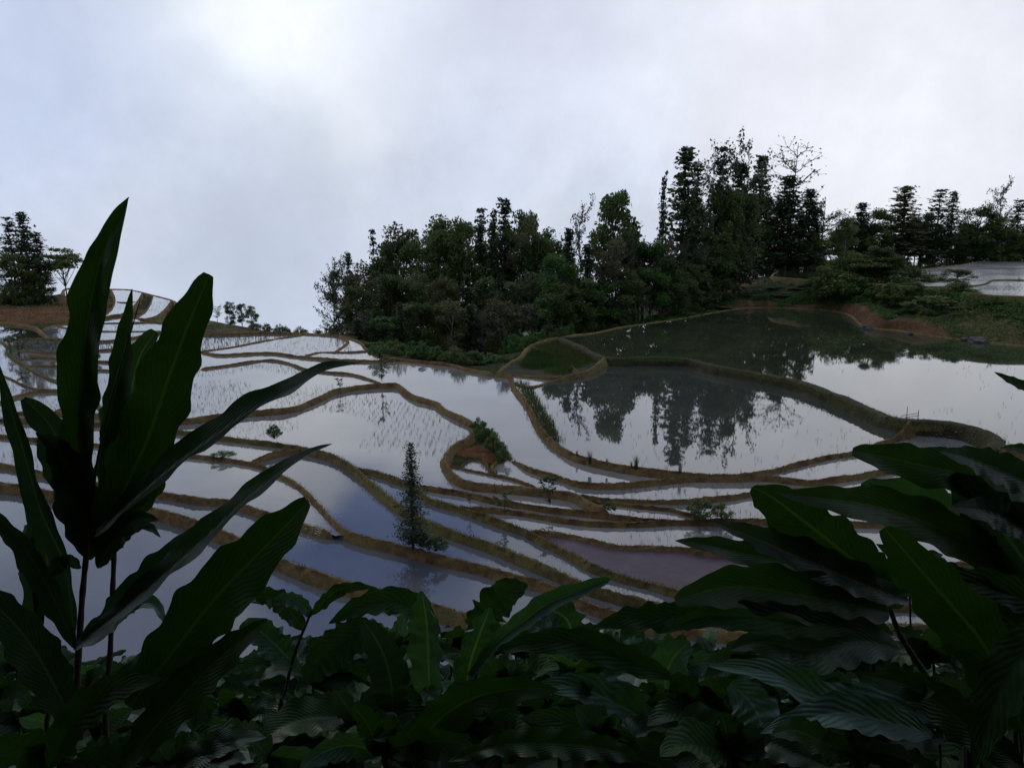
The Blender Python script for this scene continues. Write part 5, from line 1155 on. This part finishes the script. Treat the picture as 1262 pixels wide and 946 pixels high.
for i, p in enumerate(SH):
    uu_ = pix(p)[0]; o0 = float(np.interp(uu_, [905, 1030, 1050, 1115, 1130, 1178], [.2, .2, 1.0, 1.0, .2, .2]))
    for _ in range(110):
        o_ = rg.uniform(o0, 6.5); t_ = mnoise.noise((p[0]*.3, p[1]*.3, 9))
        if o_ < o0+.5 and t_ < 0: continue
        q = p+Nn_[i]*o_+rg.normal(size=3)*.15; C_.append((q[0], q[1], -10.0+HH[i]*float(np.interp(o_, (0, .25, .5, .7, 1, 1.7, 3, 4.6, 6.2), (-.3, .12, .45, .78, .97, 1.05, .85, .3, -1)))+rg.rand()**2*.45))
lv, lf = leafquads(np.array(C_), .26, .9, rg, .3); mesh('undergrowth', lv, lf, M_green, kind='stuff')
# stones set in the face of the dam
rg = np.random.RandomState(12); V, Fc = [], []
for p, nn, w_, st, green, bi in BTOPS:
    if bi != 0: continue
    for _ in range(rg.poisson(14*st)):
        o_ = w_+rg.uniform(-.1, .42); sg = 1 if nn[1] < 0 else -1
        q = p+nn*o_*sg; z = p[2]-max(0, (o_-w_))*2.2+.0; s_ = rg.uniform(.02, .09); k = len(V)
        for a in range(6): V.append((q[0]+s_*math.cos(a*1.05)*rg.uniform(.7, 1.2), q[1]+s_*math.sin(a*1.05)*rg.uniform(.7, 1.2), z+s_*rg.uniform(-.3, .1)))
        V.append((q[0], q[1], z+s_*.6))
        for a in range(6): Fc.append((k+a, k+(a+1) % 6, k+6))
M_stone = mk_earth('dam_stone', [(0.03, 0.03, 0.025), (0.07, 0.068, 0.06), (0.13, 0.125, 0.11), (0.26, 0.25, 0.23)], 5, 9, .6)
mesh('dam_rubble', V, Fc, M_stone, kind='stuff')
# bits of straw left on the bunds
pts = []; rg = np.random.RandomState(14); V, Fc = [], []
for i in range(120):
    u, v = rg.normal(392, 14), rg.normal(648, 7); p = atz(u, v, -11.6) if 0 else None
    p = np.array(atz(u, v, -11.58)[:]); a = rg.rand()*6.28; l = rg.uniform(.05, .16); d = np.array([math.cos(a), math.sin(a), rg.uniform(-.1, .3)])*l; s = np.array([-math.sin(a), math.cos(a), 0])*.008; k = len(V)
    V += [tuple(p-s), tuple(p+s), tuple(p+d+s), tuple(p+d-s)]; Fc.append((k, k+1, k+2, k+3))
M_straw = mk_bark('straw_bits', (0.25, 0.22, 0.14), (0.4, 0.37, 0.28)); mesh('straw', V, Fc, M_straw, kind='stuff')
# unseen trees added beside and behind the camera, their crowns shading the foreground leaves
for x, y, h, hw, key, lb in ((-4.5,-3.0,13,5.5,'ba','spreading shade tree added behind the viewpoint on the left, crown overhead'),(4.2,-3.6,14,6,'bc','spreading shade tree added behind the viewpoint on the right, crown overhead'),(0,-6.5,16,7,'bb','tall shade tree added directly behind the viewpoint'),(-12,-4,14,6,'bc','shade tree added further left on the slope of the viewpoint'),(12,-4,14,6,'ba','shade tree added further right on the slope of the viewpoint'),(-8,-11,16,7,'bb','shade tree added up the slope behind the viewpoint, left'),(8,-12,16,7,'ba','shade tree added up the slope behind the viewpoint, right')):
    src, used = PROTO[key]; z = gz(x, y)-.2; o = dup(src, (x, y, z), x, (hw/src['hw'],)*2+(h,)); tag(o, lb, 'tree')
# protos never placed
for k, (o, used) in list(PROTO.items()):
    if not used:
        for ch in list(o.children): bpy.data.objects.remove(ch)
        bpy.data.objects.remove(o)
for e, used in SHR:
    if not used:
        for ch in list(e.children): bpy.data.objects.remove(ch)
        bpy.data.objects.remove(e)
